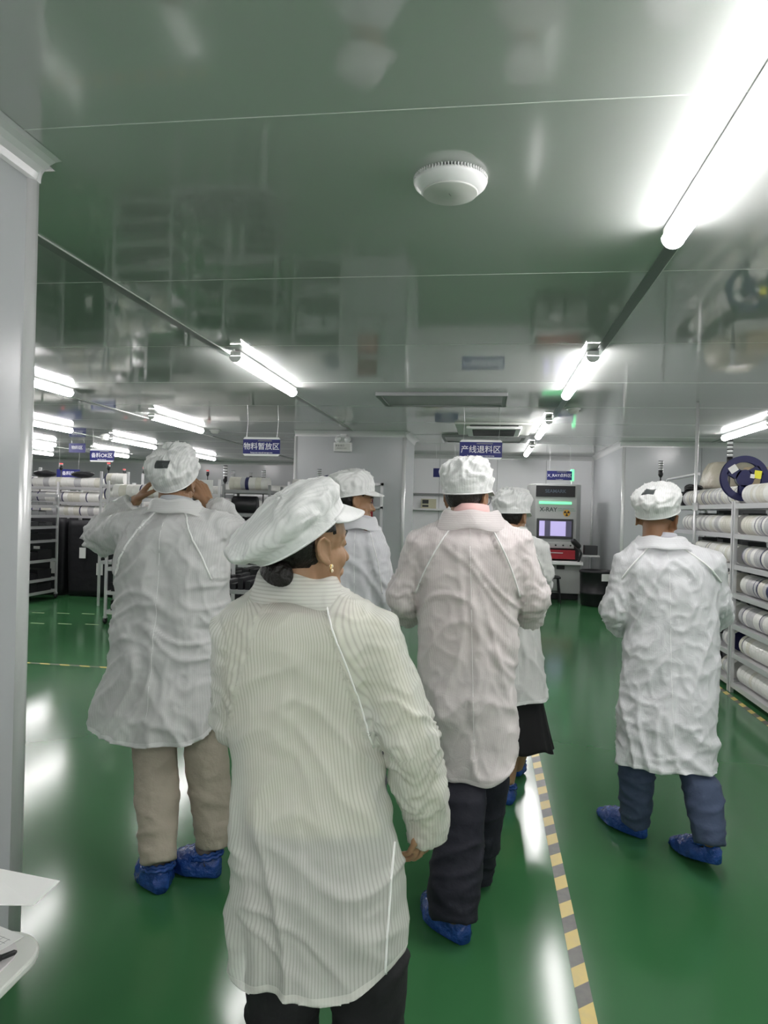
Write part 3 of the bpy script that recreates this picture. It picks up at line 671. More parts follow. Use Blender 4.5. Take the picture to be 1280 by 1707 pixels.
# further racks deep in the hall
k = 0
for (x0, y0, n_) in ((-10.6, 13.0, 2), (-8.6, 14.2, 3), (-6.1, 13.2, 2), (-5.6, 14.9, 1), (-4.6, 12.0, 1), (-6.9, 16.2, 2)):
    for j in range(n_):
        xa = x0+j*1.3; k += 1
        nm = ['far left', 'left of centre', 'behind the photographing person', 'deepest', 'pillar side', 'rearmost middle'][[(-10.6), (-8.6), (-6.1), (-5.6), (-4.6), (-6.9)].index(x0)]
        lab = 'distant aluminium reel rack, %s group, bay %s from the left' % (nm, ['one', 'two', 'three'][j])
        rack(xa, xa+1.25, y0, y0+.45, [.5, 1.0, 1.45, 1.72], 1.95, lab, name='reel_rack')
        for z, zn in ((1.45, 'lower'), (1.72, 'top')):
            mb = MB(); x = xa+.05
            while x < xa+1.12: wd = random.choice((.06, .08, .1)); mb.lathe([(.01, -wd/2), (.088, -wd/2), (.088, wd/2), (.01, wd/2)], (x+wd/2, y0+.12, z+.093), 16, 'X'); x += wd+.004
            tag(mb.build('distant_reels', m_reelw, None), 'distant white reels on the %s row of the %s rack, bay %s' % (zn, nm, ['one', 'two', 'three'][j]), 'reels', 'distant white reels', 'stuff')
        mb = MB()
        for z in (.5, 1.0):
            for q in range(4): mb.box(xa+.05+q*.3, xa+.32+q*.3, y0+.05, y0+.4, z+.0005, z+.2+.1*((q*7+k) % 3)/2)
        tag(mb.build('distant_trays', m_black), 'distant dark goods in the %s rack, bay %s' % (nm, ['one', 'two', 'three'][j]), 'trays', 'distant dark goods', 'stuff')
for i, (px, a, b, y, red, lab) in enumerate([
    (102, 771, 784, 12.2, True, 'red tower light left of the small blue sign'), (181, 770, 784, 12.2, True, 'red tower light right below the small blue sign'),
    (207, 781, 792, 13.6, True, 'faint red tower light behind the raised left hand'), (240, 778, 790, 13.6, True, 'faint red tower light beside the cap of the photographing person'),
    (346, 783, 794, 13.9, True, 'red tower light just right of the cap of the photographing person'), (375, 775, 805, 9.55, False, 'banded grey tower light on the frame right of the raised arms'),
    (388, 784, 806, 9.6, False, 'short tower light next to the banded one'), (418, 787, 802, 12.65, False, 'small distant tower light over the dark drum'),
    (439, 783, 806, 9.6, False, 'white-topped tower light above the workstation rack'), (532, 781, 806, 9.6, False, 'white tower light left of the visored cap of the man beyond'),
    (67, 778, 795, 12.4, False, 'dark tower light over the tray trolley')]):
    tower_px(px, a, b, y, lab, red, 0)
# tray_shelf at the foot of pillar (white boxes and dome reel above the grey cap)
rack(-2.72, -2.05, 9.7, 10.2, [.5, 1.0, 1.5, 1.74], 1.88, 'aluminium rack in front of the middle pillar, above the grey cap', name='reel_rack')
reel_row(9.8, 1.744, -2.68, -2.4, 'the top shelf of the rack at the middle pillar', axis='X', navy=.1, sc=1.3)
tag(MB().lathe([(.001, -.03), (.12, -.03), (.12, .03), (.001, .03)], (-2.2, 9.85, 1.866), 32, 'Y').build('navy_reel', m_reelblue, None, True), 'navy reel standing on the rack at the middle pillar', 'reel')
fill_trays(-2.72, -2.05, 9.7, 10.2, [.5, 1.0, 1.5], 'rack at the middle pillar', .2, 3, m_dark, 'X')
# ------------------------------------------------------------------ desk corner
t = thing('desk', 'white desk with rounded corner at the lower left edge', 'desk', (-1.1, .8, 0))
def rrect(x0, x1, y0, y1, r_):
    pts = []
    for cx, cy, a0 in ((x1-r_, y1-r_, 0), (x0+r_, y1-r_, 90), (x0+r_, y0+r_, 180), (x1-r_, y0+r_, 270)):
        for k in range(9): a = R(a0+k*11.25); pts.append((cx+r_*math.cos(a), cy+r_*math.sin(a)))
    return pts
MB().prism(rrect(-1.5, -.735, .45, 1.185, .075), .735, .75).build('desktop', m_offw, t, bevel=.004)
MB().prism(rrect(-1.47, -.765, .48, 1.155, .055), .75, .753).build('desktop_sheet', mat('pinkish_laminate', (.60, .58, .58), .35), t)
for (x, y) in ((-1.45, .5), (-.85, .5), (-1.45, 1.05), (-.95, 1.0)): MB().tube([(x, y, 0), (x, y, .735)], .018, 12).build('leg', m_alu, t, True)
MB().box(-1.44, -.9, .5, 1.02, .3, .32).build('lower_shelf', m_offw, t)
p = atZ(14, 1558, .754); Mp = Matrix.Translation((p.x+.03, p.y-.0, .7535)) @ Matrix.Rotation(R(-18), 4, 'Z')
t = thing('form_sheet', 'printed grid form sheet lying on the white desk', 'paper', (p.x, p.y, .753))
MB().box(-.22, 0, -.30, 0, 0, .0012, Mp).build('sheet', m_paper, t)
mb = MB()
for k in range(27): mb.box(-.21, -.01, -.02-k*.0102, -.0195-k*.0102, .0012, .0016, Mp)
for k in range(15): mb.box(-.21+k*.014, -.2095+k*.014, -.285, -.018, .0012, .0016, Mp)
mb.build('printed_grid', m_grey, t)
a, b = atZ(28, 1586, .763), atZ(-25, 1607, .763)
t = thing('pen', 'black pen lying across the form on the white desk', 'pen', b)
MB().tube([a, a+(b-a)*.08, b], [.002, .0045, .0045], 12).build('barrel', m_black, t, True)
MB().tube([a+(b-a)*.5, b], .0052, 12).build('cap', m_black, t, True)
# curling loose sheet
cnr = [atZ(100, 1468, 1.0), atZ(57, 1508, 1.0)]
mb = MB(); rowsp = []
pa = [Vector((-1.05, .95, .76)), Vector((-.98, .95, .80)), Vector((-.90, .945, .88)), Vector((-.80, .935, .965)), Vector((-.70, .93, 1.003)), cnr[0]]
pb = [Vector((-1.05, .80, .76)), Vector((-.98, .80, .80)), Vector((-.90, .81, .88)), Vector((-.80, .83, .955)), Vector((-.70, .85, .99)), cnr[1]]
mb.v = [q for q in pa+pb]+[q+Vector((0, 0, -.0015)) for q in pa+pb]
n = 6
for k in range(n-1):
    mb.f.append((k, k+1, n+k+1, n+k)); mb.f.append((2*n+k, 3*n+k, 3*n+k+1, 2*n+k+1))
    mb.f.append((k, 2*n+k, 2*n+k+1, k+1)); mb.f.append((n+k, n+k+1, 3*n+k+1, 3*n+k))
mb.f.append((0, n, 3*n, 2*n)); mb.f.append((n-1, 3*n-1, 4*n-1, 2*n-1))
o = mb.build('loose_sheet', m_paper, None)
tag(o, 'loose white sheet curling up from the white desk', 'paper')
# ------------------------------------------------------------------ people
def remesh(mb, name, voxel, iters):
    me = mb.mesh(name); o = bpy.data.objects.new(name, me); C.objects.link(o)
    md = o.modifiers.new('r', 'REMESH'); md.mode = 'VOXEL'; md.voxel_size = voxel
    dg = bpy.context.evaluated_depsgraph_get(); m2 = bpy.data.meshes.new_from_object(o.evaluated_get(dg))
    bpy.data.objects.remove(o); bpy.data.meshes.remove(me)
    n = len(m2.vertices); v = np.empty(n*3); m2.vertices.foreach_get('co', v); v = v.reshape(-1, 3)
    e = np.empty(len(m2.edges)*2, dtype=int); m2.edges.foreach_get('vertices', e); e = e.reshape(-1, 2)
    deg = np.bincount(e.ravel(), minlength=n)[:, None]
    for k in range(iters):
        for lam in (.55, -.35):
            a = np.zeros_like(v); np.add.at(a, e[:, 0], v[e[:, 1]]); np.add.at(a, e[:, 1], v[e[:, 0]])
            v = v+lam*(a/np.maximum(deg, 1)-v)
    m2.vertices.foreach_set('co', v.ravel()); m2.update(); m2.name = name
    m2.polygons.foreach_set('use_smooth', [True]*len(m2.polygons)); m2.materials.clear()
    return m2
def verts(me):
    v = np.empty(len(me.vertices)*3); me.vertices.foreach_get('co', v); return v.reshape(-1, 3)
def norms(me):
    v = np.empty(len(me.vertices)*3); me.vertices.foreach_get('normal', v); return v.reshape(-1, 3)
def frame(pos, yaw, pitch=0, roll=0):
    return Matrix.Translation(pos) @ Matrix.Rotation(R(yaw), 4, 'Z') @ Matrix.Rotation(R(pitch), 4, 'X') @ Matrix.Rotation(R(roll), 4, 'Y')
def rot3(M): return M.to_3x3()
def head_shapes(mb, H, s, fem):
    def E_(c, r): mb.ell([x*s for x in c], [x*s for x in r], H)
    def T(p, r, n=10): mb.tube([[x*s for x in q] for q in p], [x*s for x in r] if isinstance(r, list) else r*s, n, H, rnd=True)
    E_((0, -.012, .035), (.076, .096, .083)); E_((0, .024, -.03), (.060, .066, .080)); E_((0, .020, .03), (.068, .074, .07))
    E_((0, .058, -.088), (.030 if fem else .034, .032, .024)); E_((0, .035, -.075), (.05 if fem else .056, .045, .035))
    for q in (-1, 1):
        E_((q*.034, .056, -.028), (.024, .025, .030)); E_((q*.012, .092, -.036), (.010, .010, .008))
        T([(q*.012, .088, .026), (q*.034, .078, .027), (q*.052, .058, .02)], [.008, .009, .008])
        E_((q*.031, .072, .006), (.016, .013, .012))
        mb.ell(Vector((q*.064, -.006, -.008))*s, Vector((.016, .015, .026))*s, H, 14, 8)
        # ear: base plate, helix rim, lobe, tragus
        Me = H @ Matrix.Translation(Vector((q*.074, -.008, -.006))*s) @ Matrix.Rotation(R(q*-14), 4, 'Z') @ Matrix.Rotation(R(8), 4, 'X')
        hx = [(q*.004, .010, -.010), (q*.008, .012, .006), (q*.010, .010, .020), (q*.013, -.002, .030), (q*.015, -.014, .026), (q*.016, -.020, .012), (q*.014, -.019, -.004), (q*.011, -.012, -.018), (q*.008, -.003, -.027)]
        mb.tube([[x*s for x in p] for p in hx], [.0042*s]*len(hx), 8, Me, rnd=True)
        mb.ell(Vector((q*.006, -.005, .004))*s, Vector((.004, .015, .026))*s, Me, 14, 8)
        mb.tube([[x*s for x in p] for p in [(q*.009, -.004, .02), (q*.010, -.010, .010), (q*.010, -.010, -.004), (q*.009, -.003, -.014)]], .0034*s, 8, Me, rnd=True)
        mb.ell(Vector((q*.008, .001, -.026))*s, Vector((.005, .008, .009))*s, Me, 12, 8); mb.ell(Vector((q*.007, .011, -.006))*s, Vector((.004, .004, .007))*s, Me, 10, 6)
    T([(0, .088, .012), (0, .098, -.012), (0, .110, -.032)], [.007, .009, .0115])
    E_((0, .088, -.058), (.022, .010, .0055)); E_((0, .087, -.067), (.019, .010, .006)); E_((0, .078, -.063), (.028, .018, .016))
def hand_shapes(mb, wr, d, nrm, ts, curl=30, s=1.0, fr=.0082):
    d = d.normalized(); nrm = (nrm-d*nrm.dot(d)).normalized(); ac = d.cross(nrm).normalized()*ts
    P = lambda a, b, c_: wr+(d*a+ac*b+nrm*c_)*s
    for k in range(4): mb.tube([P(-.01, (.5-k/3)*.03, 0), P(.045, (.5-k/3)*.05, 0), P(.088-abs(k-1.2)*.004, (.5-k/3)*.062, 0)], [.016*s, .0145*s, .0105*s], 10, rnd=True)
    ln = [(.042, .026, .021), (.047, .030, .022), (.043, .028, .022), (.034, .021, .019)]
    for k in range(4):
        p = P(.088-abs(k-1.2)*.004, (.5-k/3)*.062, 0); a = 0; pts = [p]; spr = (.5-k/3)*.10
        for L in ln[k]:
            a += R(curl)*(1.0 if L < .04 else .8); dd = (d*math.cos(a)+nrm*math.sin(a)+ac*spr).normalized(); p = p+dd*L*s; pts.append(p)
        mb.tube(pts, [fr*s*1.08, fr*s, fr*s*.92, fr*s*.8], 10, rnd=True)
    mb.tube([P(.015, .022, .004), P(.045, .048, .014), P(.072, .060, .026), P(.092, .060, .036)], [.014*s, .012*s, .0095*s, .008*s], 10, rnd=True)
def nz(v, f, o=0): return noise.noise(Vector((v[0]*f[0]+o, v[1]*f[1]+o*1.7, v[2]*f[2]-o)))
def ridge(x): return max(0, 1-abs(x)*2.6)**1.4
class Person: pass
def person(label, yd, rings, hem, armL, armR, head, legs, shoes, mats, raglan, opt):
    """rings: (py, xl, xr) silhouettes at depth yd; hem (zl, zc, zr); arms: lists of (px,py,Y,r)"""
    W3 = lambda a: atY(a[0], a[1], a[2])
    hp = W3(head['at']); t = thing('person', label, 'person', (hp.x, hp.y-.03, 0))
    dr = opt.get('dr', .62); s = head.get('s', 1.0); fem = head.get('fem', False)
    sec = []
    for (py, xl, xr) in rings:
        a, b = atY(xl, py, yd), atY(xr, py, yd); sec.append(((a+b)/2, (b-a).length/2))
    sec.sort(key=lambda q: -q[0].z)
    def ring(c_, hw, hd, n=48, ex=2.25):
        q = []
        for k in range(n):
            a = 2*PI*k/n; ca, sa = math.cos(a), math.sin(a)
            q.append(Vector((c_.x+hw*(abs(ca)**(2/ex))*(1 if ca > 0 else -1), c_.y+hd*(abs(sa)**(2/ex))*(1 if sa > 0 else -1), c_.z)))
        return q
    def hd_of(i, hw):
        return max(.055, min(hw*dr, opt.get('hdmax', .17)))
    # dense interpolation of sections
    zs_ = [q[0].z for q in sec][::-1]; hw_ = [q[1] for q in sec][::-1]; cx_ = [q[0].x for q in sec][::-1]
    ztop, zbot = zs_[-1], zs_[0]
    def at(z): return float(np.interp(z, zs_, cx_)), float(np.interp(z, zs_, hw_))
    def torso(mb, z0, z1, k=1.0, off=0, n=26):
        rs = []
        for i in range(n):
            z = z0+(z1-z0)*i/(n-1); x, hw = at(z); hd = max(.05, min(hw*dr, opt.get('hdmax', .17)))
            hd *= 1-.35*max(0, min(1, (z-(ztop-.1))/.1)); hd += opt.get('flare', .03)*max(0, min(1, (wz-z)/.4))
            rs.append(ring(Vector((x, yd+opt.get('lean', 0)*(z-zbot), z)), hw*k+off, hd*k+off))
        mb.rings(rs)
    def clampv(v, kx, ky, mg):
        for i in range(len(v)):
            z = v[i][2]
            if z > ztop-.12 or z < hem[1]-.3: continue
            x_, hw_v = at(z); sgx = (v[i][0]-x_)/hw_v; hz = hem[1]+((hem[0] if sgx < 0 else hem[2])-hem[1])*min(1.1, abs(sgx))**2.6
            if z > hz-mg:
                hd_v = max(.05, min(hw_v*dr, opt.get('hdmax', .17)))+opt.get('flare', .03)*max(0, min(1, (wz-z)/.4))
                k_ = min(1, (z-hz+mg)/.05); a_, b_ = (v[i][0]-x_)/(hw_v*kx), (v[i][1]-yd)/(hd_v*ky); rho = math.hypot(a_, b_)
                if 1 < rho and abs(a_) < 1.3: v[i][0] += k_*((v[i][0]-x_)/rho+x_-v[i][0]); v[i][1] += k_*((v[i][1]-yd)/rho+yd-v[i][1])
    # --- body
    wz = opt['waist']
    neck = Vector((at(ztop)[0], yd-.01+opt.get('lean', 0)*(ztop-zbot), ztop))
    H = frame(hp, head['yaw'], head.get('pitch', 0), head.get('roll', 0))
    mb = MB(); head_shapes(mb, H, s, fem)
    nr = .050 if fem else .058
    mb.tube([H @ Vector((0, -.022, -.03))*1.0, H @ Vector((0, -.028, -.085)), neck.lerp(hp, .25), neck+Vector((0, .02, -.07))], [nr*.95, nr, nr, nr*1.0], 20, rnd=True)
    torso(mb, wz-.12, ztop-.03, .74)
    arms = []
    for A, side in ((armL, -1), (armR, 1)):
        if not A: continue
        pts = [W3(q) for q in A['pts']]; arms.append((pts, A['r'], side, A))
        br = [max(.026, q*.62) for q in A['r']]
        mb.tube([neck+Vector((side*.05, 0, -.07))]+pts+[A_ for A_ in []], [.06]+br, 14, rnd=True)
        dl = (pts[-1]-pts[-2]).normalized()
        hd_ = A.get('hd', dl); hd_ = Vector(hd_)
        wr = pts[-1]+dl*A.get('ext', .02)
        mb.tube([pts[-1], wr], [.028, .026], 12, rnd=True)
        hand_shapes(mb, wr, hd_, Vector(A.get('n', (0, 0, -1))), A.get('ts', side), A.get('curl', 28), A.get('hs', .95))
    hip = Vector((at(wz)[0], yd, wz-.1))
    for L in legs:
        pts = [W3(q[:3]) for q in L]; rr = [q[3]*(1.0 if opt.get('skirt') else .62) for q in L]; pts[-1] = pts[-2].lerp(pts[-1], .8); rr[-1] = .034
        mb.tube([hip+Vector(((.03 if opt.get('skirt') else .06)*(1 if pts[0].x > hip.x else -1), 0, 0))]+pts, [.05 if opt.get('skirt') else .09]+rr, 16, rnd=True)
    vb = opt.get('vb', .0052)
    bme = remesh(mb, 'body', vb, 3); v = verts(bme); sel = np.where((v[:, 2] < wz+.02) & (v[:, 2] > hem[1]-.15))[0]
    sub = v[sel]; clampv(sub, .76, .70, .10); v[sel] = sub; bme.vertices.foreach_set('co', v.ravel()); bme.update()
    body = link('body', bme, mats['skin'], t)
    # --- eyes, brows
    for q in (-1, 1):
        MB().ell(Vector((q*.031, .0775, .003))*s, Vector((.0125, .0085, .006))*s, H, 16, 10).ell(Vector((q*.031, .0795, .003))*s, Vector((.0055, .0072, .0055))*s, H, 12, 8).build('eye', mats.get('eye', m_dark), t, True)
        MB().tube([Vector(p)*s for p in ((q*.016, .0965, .026), (q*.033, .089, .031), (q*.05, .070, .024))], [.003*s, .0036*s, .002*s], 8, H, rnd=True).build('eyebrow', m_hair, t, True)
    # --- hair
    me = MB().ell((0, 0, 0), 1, None, 48, 32).mesh('hair'); v = verts(me); out = []
    low = head.get('hairlow', -.045)
    for p in v:
        x, y, z = p[0]*.0815, p[1]*.101-.013, p[2]*(.094 if p[2] < 0 else .080)+.030
        face = y > .035-max(0, .05-z)*.35 and z < .06
        if face or z < low:
            kz = .80; x, y, z = x*kz, (y+.014)*kz-.014, (z-.03)*kz+.03
            if z < low+.02: x, y = x*.85, y*.85
        if abs(x) > .05 and abs(y+.008) < .024 and z < .034: x *= .86
        out.append(H @ Vector((x*s, y*s, z*s)))
    me.vertices.foreach_set('co', [c_ for p in out for c_ in p]); me.update()
    link('hair', me, m_hair, t, True)
    if head.get('bun'):
        b = head['bun']; MB().ell(b[0], b[1], H, 24, 16).build('hair_bun', m_hair, t, True)
    # --- cap
    cp = head['cap']; Mc = frame(H @ (Vector(cp.get('off', (0, -.005, .028)))*s), cp.get('yaw', head['yaw']), cp['tilt'], cp.get('roll', head.get('roll', 0)))
    ra, rb, hh, blg, back = cp.get('a', .090), cp.get('b', .108)+.007, cp['h'], cp['bulge'], cp.get('back', .03)
    NU, NV = 96, 34; rs = []; sux = []
    for j in range(NV):
        u = j/(NV-1)
        ph = u*PI/2
        if u < .16: rad = 1.0+.02*u/.16; z = .03*u/.16; rad = 1.0
        else:
            w_ = (u-.16)/.84; rad = (1+blg*math.sin(PI*min(1, w_*1.25))**.8)*max(0.001, math.cos(w_*PI/2))**.55; z = .028+(hh-.028)*math.sin(w_*PI/2)**.9
        q = []
        for k in range(NU):
            a = 2*PI*k/NU; ca, sa = math.cos(a), math.sin(a)
            bk = back*max(0, -sa)**1.0*math.sin(PI*min(1, u*1.05))
            x = ra*rad*ca; y = rb*rad*sa-bk*1.0; zz = z-(cp.get('sag', .0)*max(0, -sa)*math.sin(PI*u))
            amp = cp.get('crumple', .007)*min(1, u*5)
            pl = math.sin(a*cp.get('pleats', 17)+3*noise.noise(Vector((ca*2, sa*2, 3))))*.0028*max(0, 1-abs(u-.28)/.25)
            wq = noise.noise(Vector((x*12, y*12+yd, zz*12))); n_ = ridge(noise.noise(Vector((x*24+yd+wq, y*24+wq, zz*24))))*amp*.55+ridge(noise.noise(Vector((a*2.2+wq*2+yd, u*3, yd))))*amp*.6+noise.noise(Vector((x*14, y*14+yd, zz*14)))*amp*.5-amp*.35
            rr_ = 1+(n_+pl)/max(.03, math.hypot(x, y))
            q.append(Mc @ Vector((x*rr_, y*rr_, zz+n_*.8))); sux.append(x)
        rs.append(q)
    mb = MB(); mb.rings(rs, False); mb.f.append(tuple(range((NV-1)*NU, NV*NU)))
    o = mb.build('cap', mats.get('cap', m_cap), t, True); Mi = Mc.inverted()
    cu_l = [(Mi @ Vector(q.co)) for q in o.data.vertices]; a_ = o.data.attributes.new('su', 'FLOAT', 'POINT'); a_.data.foreach_set('value', sux)
    a_ = o.data.attributes.new('hem', 'FLOAT', 'POINT'); a_.data.foreach_set('value', [max(0, q.z+.004) if q.z < .02 else 1.0 for q in cu_l])
    sd = o.modifiers.new('s', 'SOLIDIFY'); sd.thickness = .002; sd.offset = -1
    MB().tube([Mc @ Vector((ra*1.0*math.cos(2*PI*k/48), rb*1.0*math.sin(2*PI*k/48), .001)) for k in range(48)], .0028, 8, closed=True).build('cap_band', mats.get('cap', m_cap), t, True)
    if cp.get('visor', 1):
        vl = cp.get('vl', .055); top, bot = [], []; mb = MB(); N = 22; rsv = []
        for j in range(7):
            q = []; w_ = j/6
            for k in range(N):
                a = R(90-62+124*k/(N-1)); fall = math.sin(PI*k/(N-1))**.55
                x = ra*1.0*math.cos(a)*(1+w_*.06); y = rb*math.sin(a)+vl*w_*fall; z = .008-cp.get('vd', .030)*w_*fall-.012*abs(math.cos(a))*w_
                q.append(Mc @ Vector((x, y, z)))
            rsv.append(q)
        mb.v = [p for q in rsv for p in q]; mb.f = [(j*N+k, j*N+k+1, (j+1)*N+k+1, (j+1)*N+k) for j in range(6) for k in range(N-1)]
        o = mb.build('cap_visor', mats.get('cap', m_cap), t, True); sd = o.modifiers.new('s', 'SOLIDIFY'); sd.thickness = .003
    if cp.get('patch'):
        pw, ph_ = cp['patch_size']; d0 = Vector(cp['patch']); bv = BVHTree.FromPolygons([tuple(p) for q in rs for p in q], [(j*NU+k, j*NU+(k+1) % NU, (j+1)*NU+(k+1) % NU, (j+1)*NU+k) for j in range(NV-1) for k in range(NU)])
        cen = Mc @ Vector((0, -back*.4, .05)); dirw = (rot3(Mc) @ d0).normalized(); up_ = Vector((0, 0, 1)); sx = dirw.cross(up_).normalized(); uy = sx.cross(dirw)
        mb = MB(); G = []
        for j in range(6):
            for i in range(9):
                pt = cen+dirw*.3+sx*pw*(i/8-.5)+uy*ph_*(j/5-.5); hit = bv.ray_cast(pt, -dirw); p_ = hit[0] if hit[0] else pt-dirw*.2; G.append(p_+dirw*.0015)
        mb.v = G; mb.f = [(j*9+i, j*9+i+1, (j+1)*9+i+1, (j+1)*9+i) for j in range(5) for i in range(8)]
        o = mb.build('cap_patch', m_grey if cp.get('pm') else mat('dark_patch', (.06, .07, .07), .6), t, True); sd = o.modifiers.new('s', 'SOLIDIFY'); sd.thickness = .0012
    # --- undershirt
    if mats.get('shirt'):
        mb = MB(); torso(mb, opt.get('shirtz', wz), ztop-.035, .88, -.012)
        for pts, rr, side, A in arms: mb.tube([neck+Vector((side*.06, 0, -.075))]+pts, [.055]+[q*.72 for q in rr], 16, rnd=True)
        me = remesh(mb, 'shirt', .011, 5); link('shirt', me, mats['shirt'], t)
        if opt.get('shirtcollar', 1): mb = MB().tube([neck+Vector((0, 0, -.02)), neck+Vector((0, .008, opt.get('scz', .018)))], [nr*1.3, nr*1.12], 28); mb.build('shirt_collar', mats['shirt'], t, True)
    # --- trousers / skirt
    if legs and not opt.get('skirt'):
        mb = MB(); lz = opt.get('legtop', wz+.02); xw, hw = at(wz)
        torso(mb, wz-.14, wz+.04, .86 if not opt.get('skirt') else .8, 0, 8)
        lo = []
        for L in legs:
            pts = [W3(q[:3]) for q in L]; rr = [q[3] for q in L]
            mb.tube([hip+Vector((.07*(1 if pts[0].x > hip.x else -1), 0, .02))]+pts, [.105]+rr, 24); lo.append(pts)
        me = remesh(mb, 'trousers', .010, 4); v = verts(me); nn = norms(me)
        for i in range(len(v)):
            g = nz(v[i], (9, 9, 5), 3)*.010+ridge(nz(v[i], (7, 7, 16), 8))*.007*(1.2 if v[i][2] < .35 else .5)+nz(v[i], (24, 24, 30), 1)*.003
            v[i] += nn[i]*g
        clampv(v, .86, .80, .04)
        me.vertices.foreach_set('co', v.ravel()); me.update()
        link('trousers', me, mats['pants'], t)
    if opt.get('skirt'):
        rs = []; zt, zb = opt['skirt']; xw, hw = at(wz)
        xl, xr = opt['skirtx']; 
        for j in range(20):
            u = j/19; z = zt+(zb-zt)*u; q = []
            for k in range(80):
                a = 2*PI*k/80; f_ = 1+.05*u*math.sin(a*11+math.sin(a*3)*2)
                w_ = .115+(.5*(xr-xl)-.115)*u**1.3; q.append(Vector((at(zt+.05)[0]*(1-u)+(xl+xr)/2*u+w_*f_*math.cos(a), yd+w_*.72*f_*math.sin(a), z+.012*math.sin(a*5)*u)))
            rs.append(q)
        mb = MB(); mb.rings(rs, False); o = mb.build('skirt', mats['skirt'], t, True); sd = o.modifiers.new('s', 'SOLIDIFY'); sd.thickness = .003
    # --- shoes and blue covers
    for (hx, hy, tx, ty, hgt, wdt, lift) in shoes:
        a = Vector((hx, hy, 0)); b = Vector((tx, ty, 0)); d = (b-a); L = d.length; d.normalize(); sd_ = Vector((-d.y, d.x, 0))
        def foot(g, hk, zb, cut=None, crn=0):
            rs = []; NN = 22
            for j in range(NN):
                u = j/(NN-1); along = -g+(L+2*g)*u
                e = math.sin(PI*min(1, max(0, u*.94+.03)))**.42
                w_ = (wdt*.5*(.82+.28*math.sin(PI*min(1, u*1.05))**2)+g)*e
                ht = (hgt*(1-.50*max(0, (u-.35)/.65)**.9)*hk+g)*(math.sin(PI*min(1, max(0, .08+u*.9)))**.35)
                q = []
                for k in range(28):
                    an = 2*PI*k/28; cx, sz = math.cos(an), math.sin(an)
                    x = (abs(cx)**.75)*(1 if cx > 0 else -1)*w_; z = max(0, sz)**.85*ht if sz > 0 else sz*.010
                    n_ = 0
                    if crn: n_ = (ridge(noise.noise(Vector((along*22+hx*9, x*26, z*20))))*.6+noise.noise(Vector((along*60, x*60, z*60+hx)))*.8)*crn*(1 if sz > -.2 else 0)
                    p = a+d*along+sd_*(x*(1+n_/max(.02, abs(w_))))+Vector((0, 0, z+n_+zb+lift*(1-u)**1.5+.011)); q.append(p)
                rs.append(q)
            return rs
        MB().rings(foot(-.004, .95, 0)).build('shoe', mats.get('shoe', m_black), t, True)
        MB().rings(foot(.006, 1.0, 0, crn=.009)).build('shoe_cover', m_shoe, t, True)
        ank = a+d*(L*.22)+Vector((0, 0, lift)); mb = MB()
        mb.tube([ank+Vector((0, 0, hgt*.5)), ank+Vector((0, 0, hgt+.035))], [wdt*.36, wdt*.40], 20); mb.build('sock', mats.get('sock', m_black), t, True)
        # gathered elastic opening
        mb = MB(); N = 40
        for dz, rr_ in ((0, 1.0), (.012, 1.08)):
            mb.tube([ank+d*(.004+(wdt*.55*rr_)*math.cos(2*PI*k/N))+sd_*((wdt*.46*rr_)*math.sin(2*PI*k/N))+Vector((0, 0, hgt*.93-dz-.014*math.cos(2*PI*k/N)+.004*math.sin(13*2*PI*k/N))) for k in range(N)], .0075, 8, closed=True)
        mb.build('elastic_cuff', m_shoe, t, True)
    # --- smock
    mb = MB(); torso(mb, zbot-.10, ztop, 1.0, 0, 40)
    for pts, rr, side, A in arms:
        x_, hw_s = at(ztop-.05)
        shp = pts[0]; base = neck+Vector((side*.03, 0, -.065))
        mb.tube([base, shp]+pts[1:-1]+[pts[-1]], [.065]+rr, 24)
    vs = opt.get('vs', .009)
    me = remesh(mb, 'smock', vs, opt.get('smooth', 7)); v = verts(me); nn = norms(me)
    zl, zc, zr = hem; n = len(v); su = np.zeros(n); hm = np.zeros(n)
    HWm = float(np.mean(hw_)); sv = opt.get('seed', 1)*3.1; K = opt.get('wr', 1.0)
    (rxn, rzn), (rxa, rza) = raglan   # neck offset / armpit offset from the centre line
    A3 = [(np.array([tuple(p) for p in pts]), rr, side) for pts, rr, side, A in arms]
    dv = np.zeros(n)
    for i in range(n):
        x, y, z = v[i]; cx, hw = at(z); dx = x-cx
        sleeve = None
        if z > rza-.35:
            tt = (rzn-z)/(rzn-rza); lim = rxn+(rxa-rxn)*max(0, min(1, tt)) if z > rza else hw*1.02+.004
            if abs(dx) > lim:
                for P3, rr, side in A3:
                    if (side < 0) == (dx < 0): sleeve = (P3, rr, side)
        if sleeve:
            P3, rr, side = sleeve; best = 9
            for q in range(len(P3)-1):
                a, b = P3[q], P3[q+1]; ab = b-a; L2 = ab@ab; tq = max(0, min(1, (v[i]-a)@ab/L2)); c_ = a+ab*tq; dd = np.linalg.norm(v[i]-c_)
                if dd < best: best = dd; bq = (q, tq, ab/math.sqrt(L2), c_, math.sqrt(L2))
            q, tq, d, c_, L = bq; rel = v[i]-c_; ref = np.cross(d, [0.2, 1, .1]); ref /= np.linalg.norm(ref); ref2 = np.cross(d, ref)
            ang = math.atan2(rel@ref2, rel@ref); su[i] = ang*.062 if side*0+opt.get('suang', 0) else dx*.9; s_al = q+tq; nel = abs(s_al-1)
            al = sum(np.linalg.norm(P3[w+1]-P3[w]) for w in range(q))+tq*L
            f_ = math.exp(-((s_al-1.0)/.40)**2)+.6*math.exp(-((s_al-2.0)/.3)**2)+.3
            g = ridge(noise.noise(Vector((al*19+1.6*noise.noise(Vector((ang*1.1, al*6, sv)))+sv, math.cos(ang)*.9, math.sin(ang)*.9))))*.0095*f_*K+nz(v[i], (10, 10, 10), sv)*.008*K+ridge(nz(v[i], (22, 22, 22), sv))*.0035*K
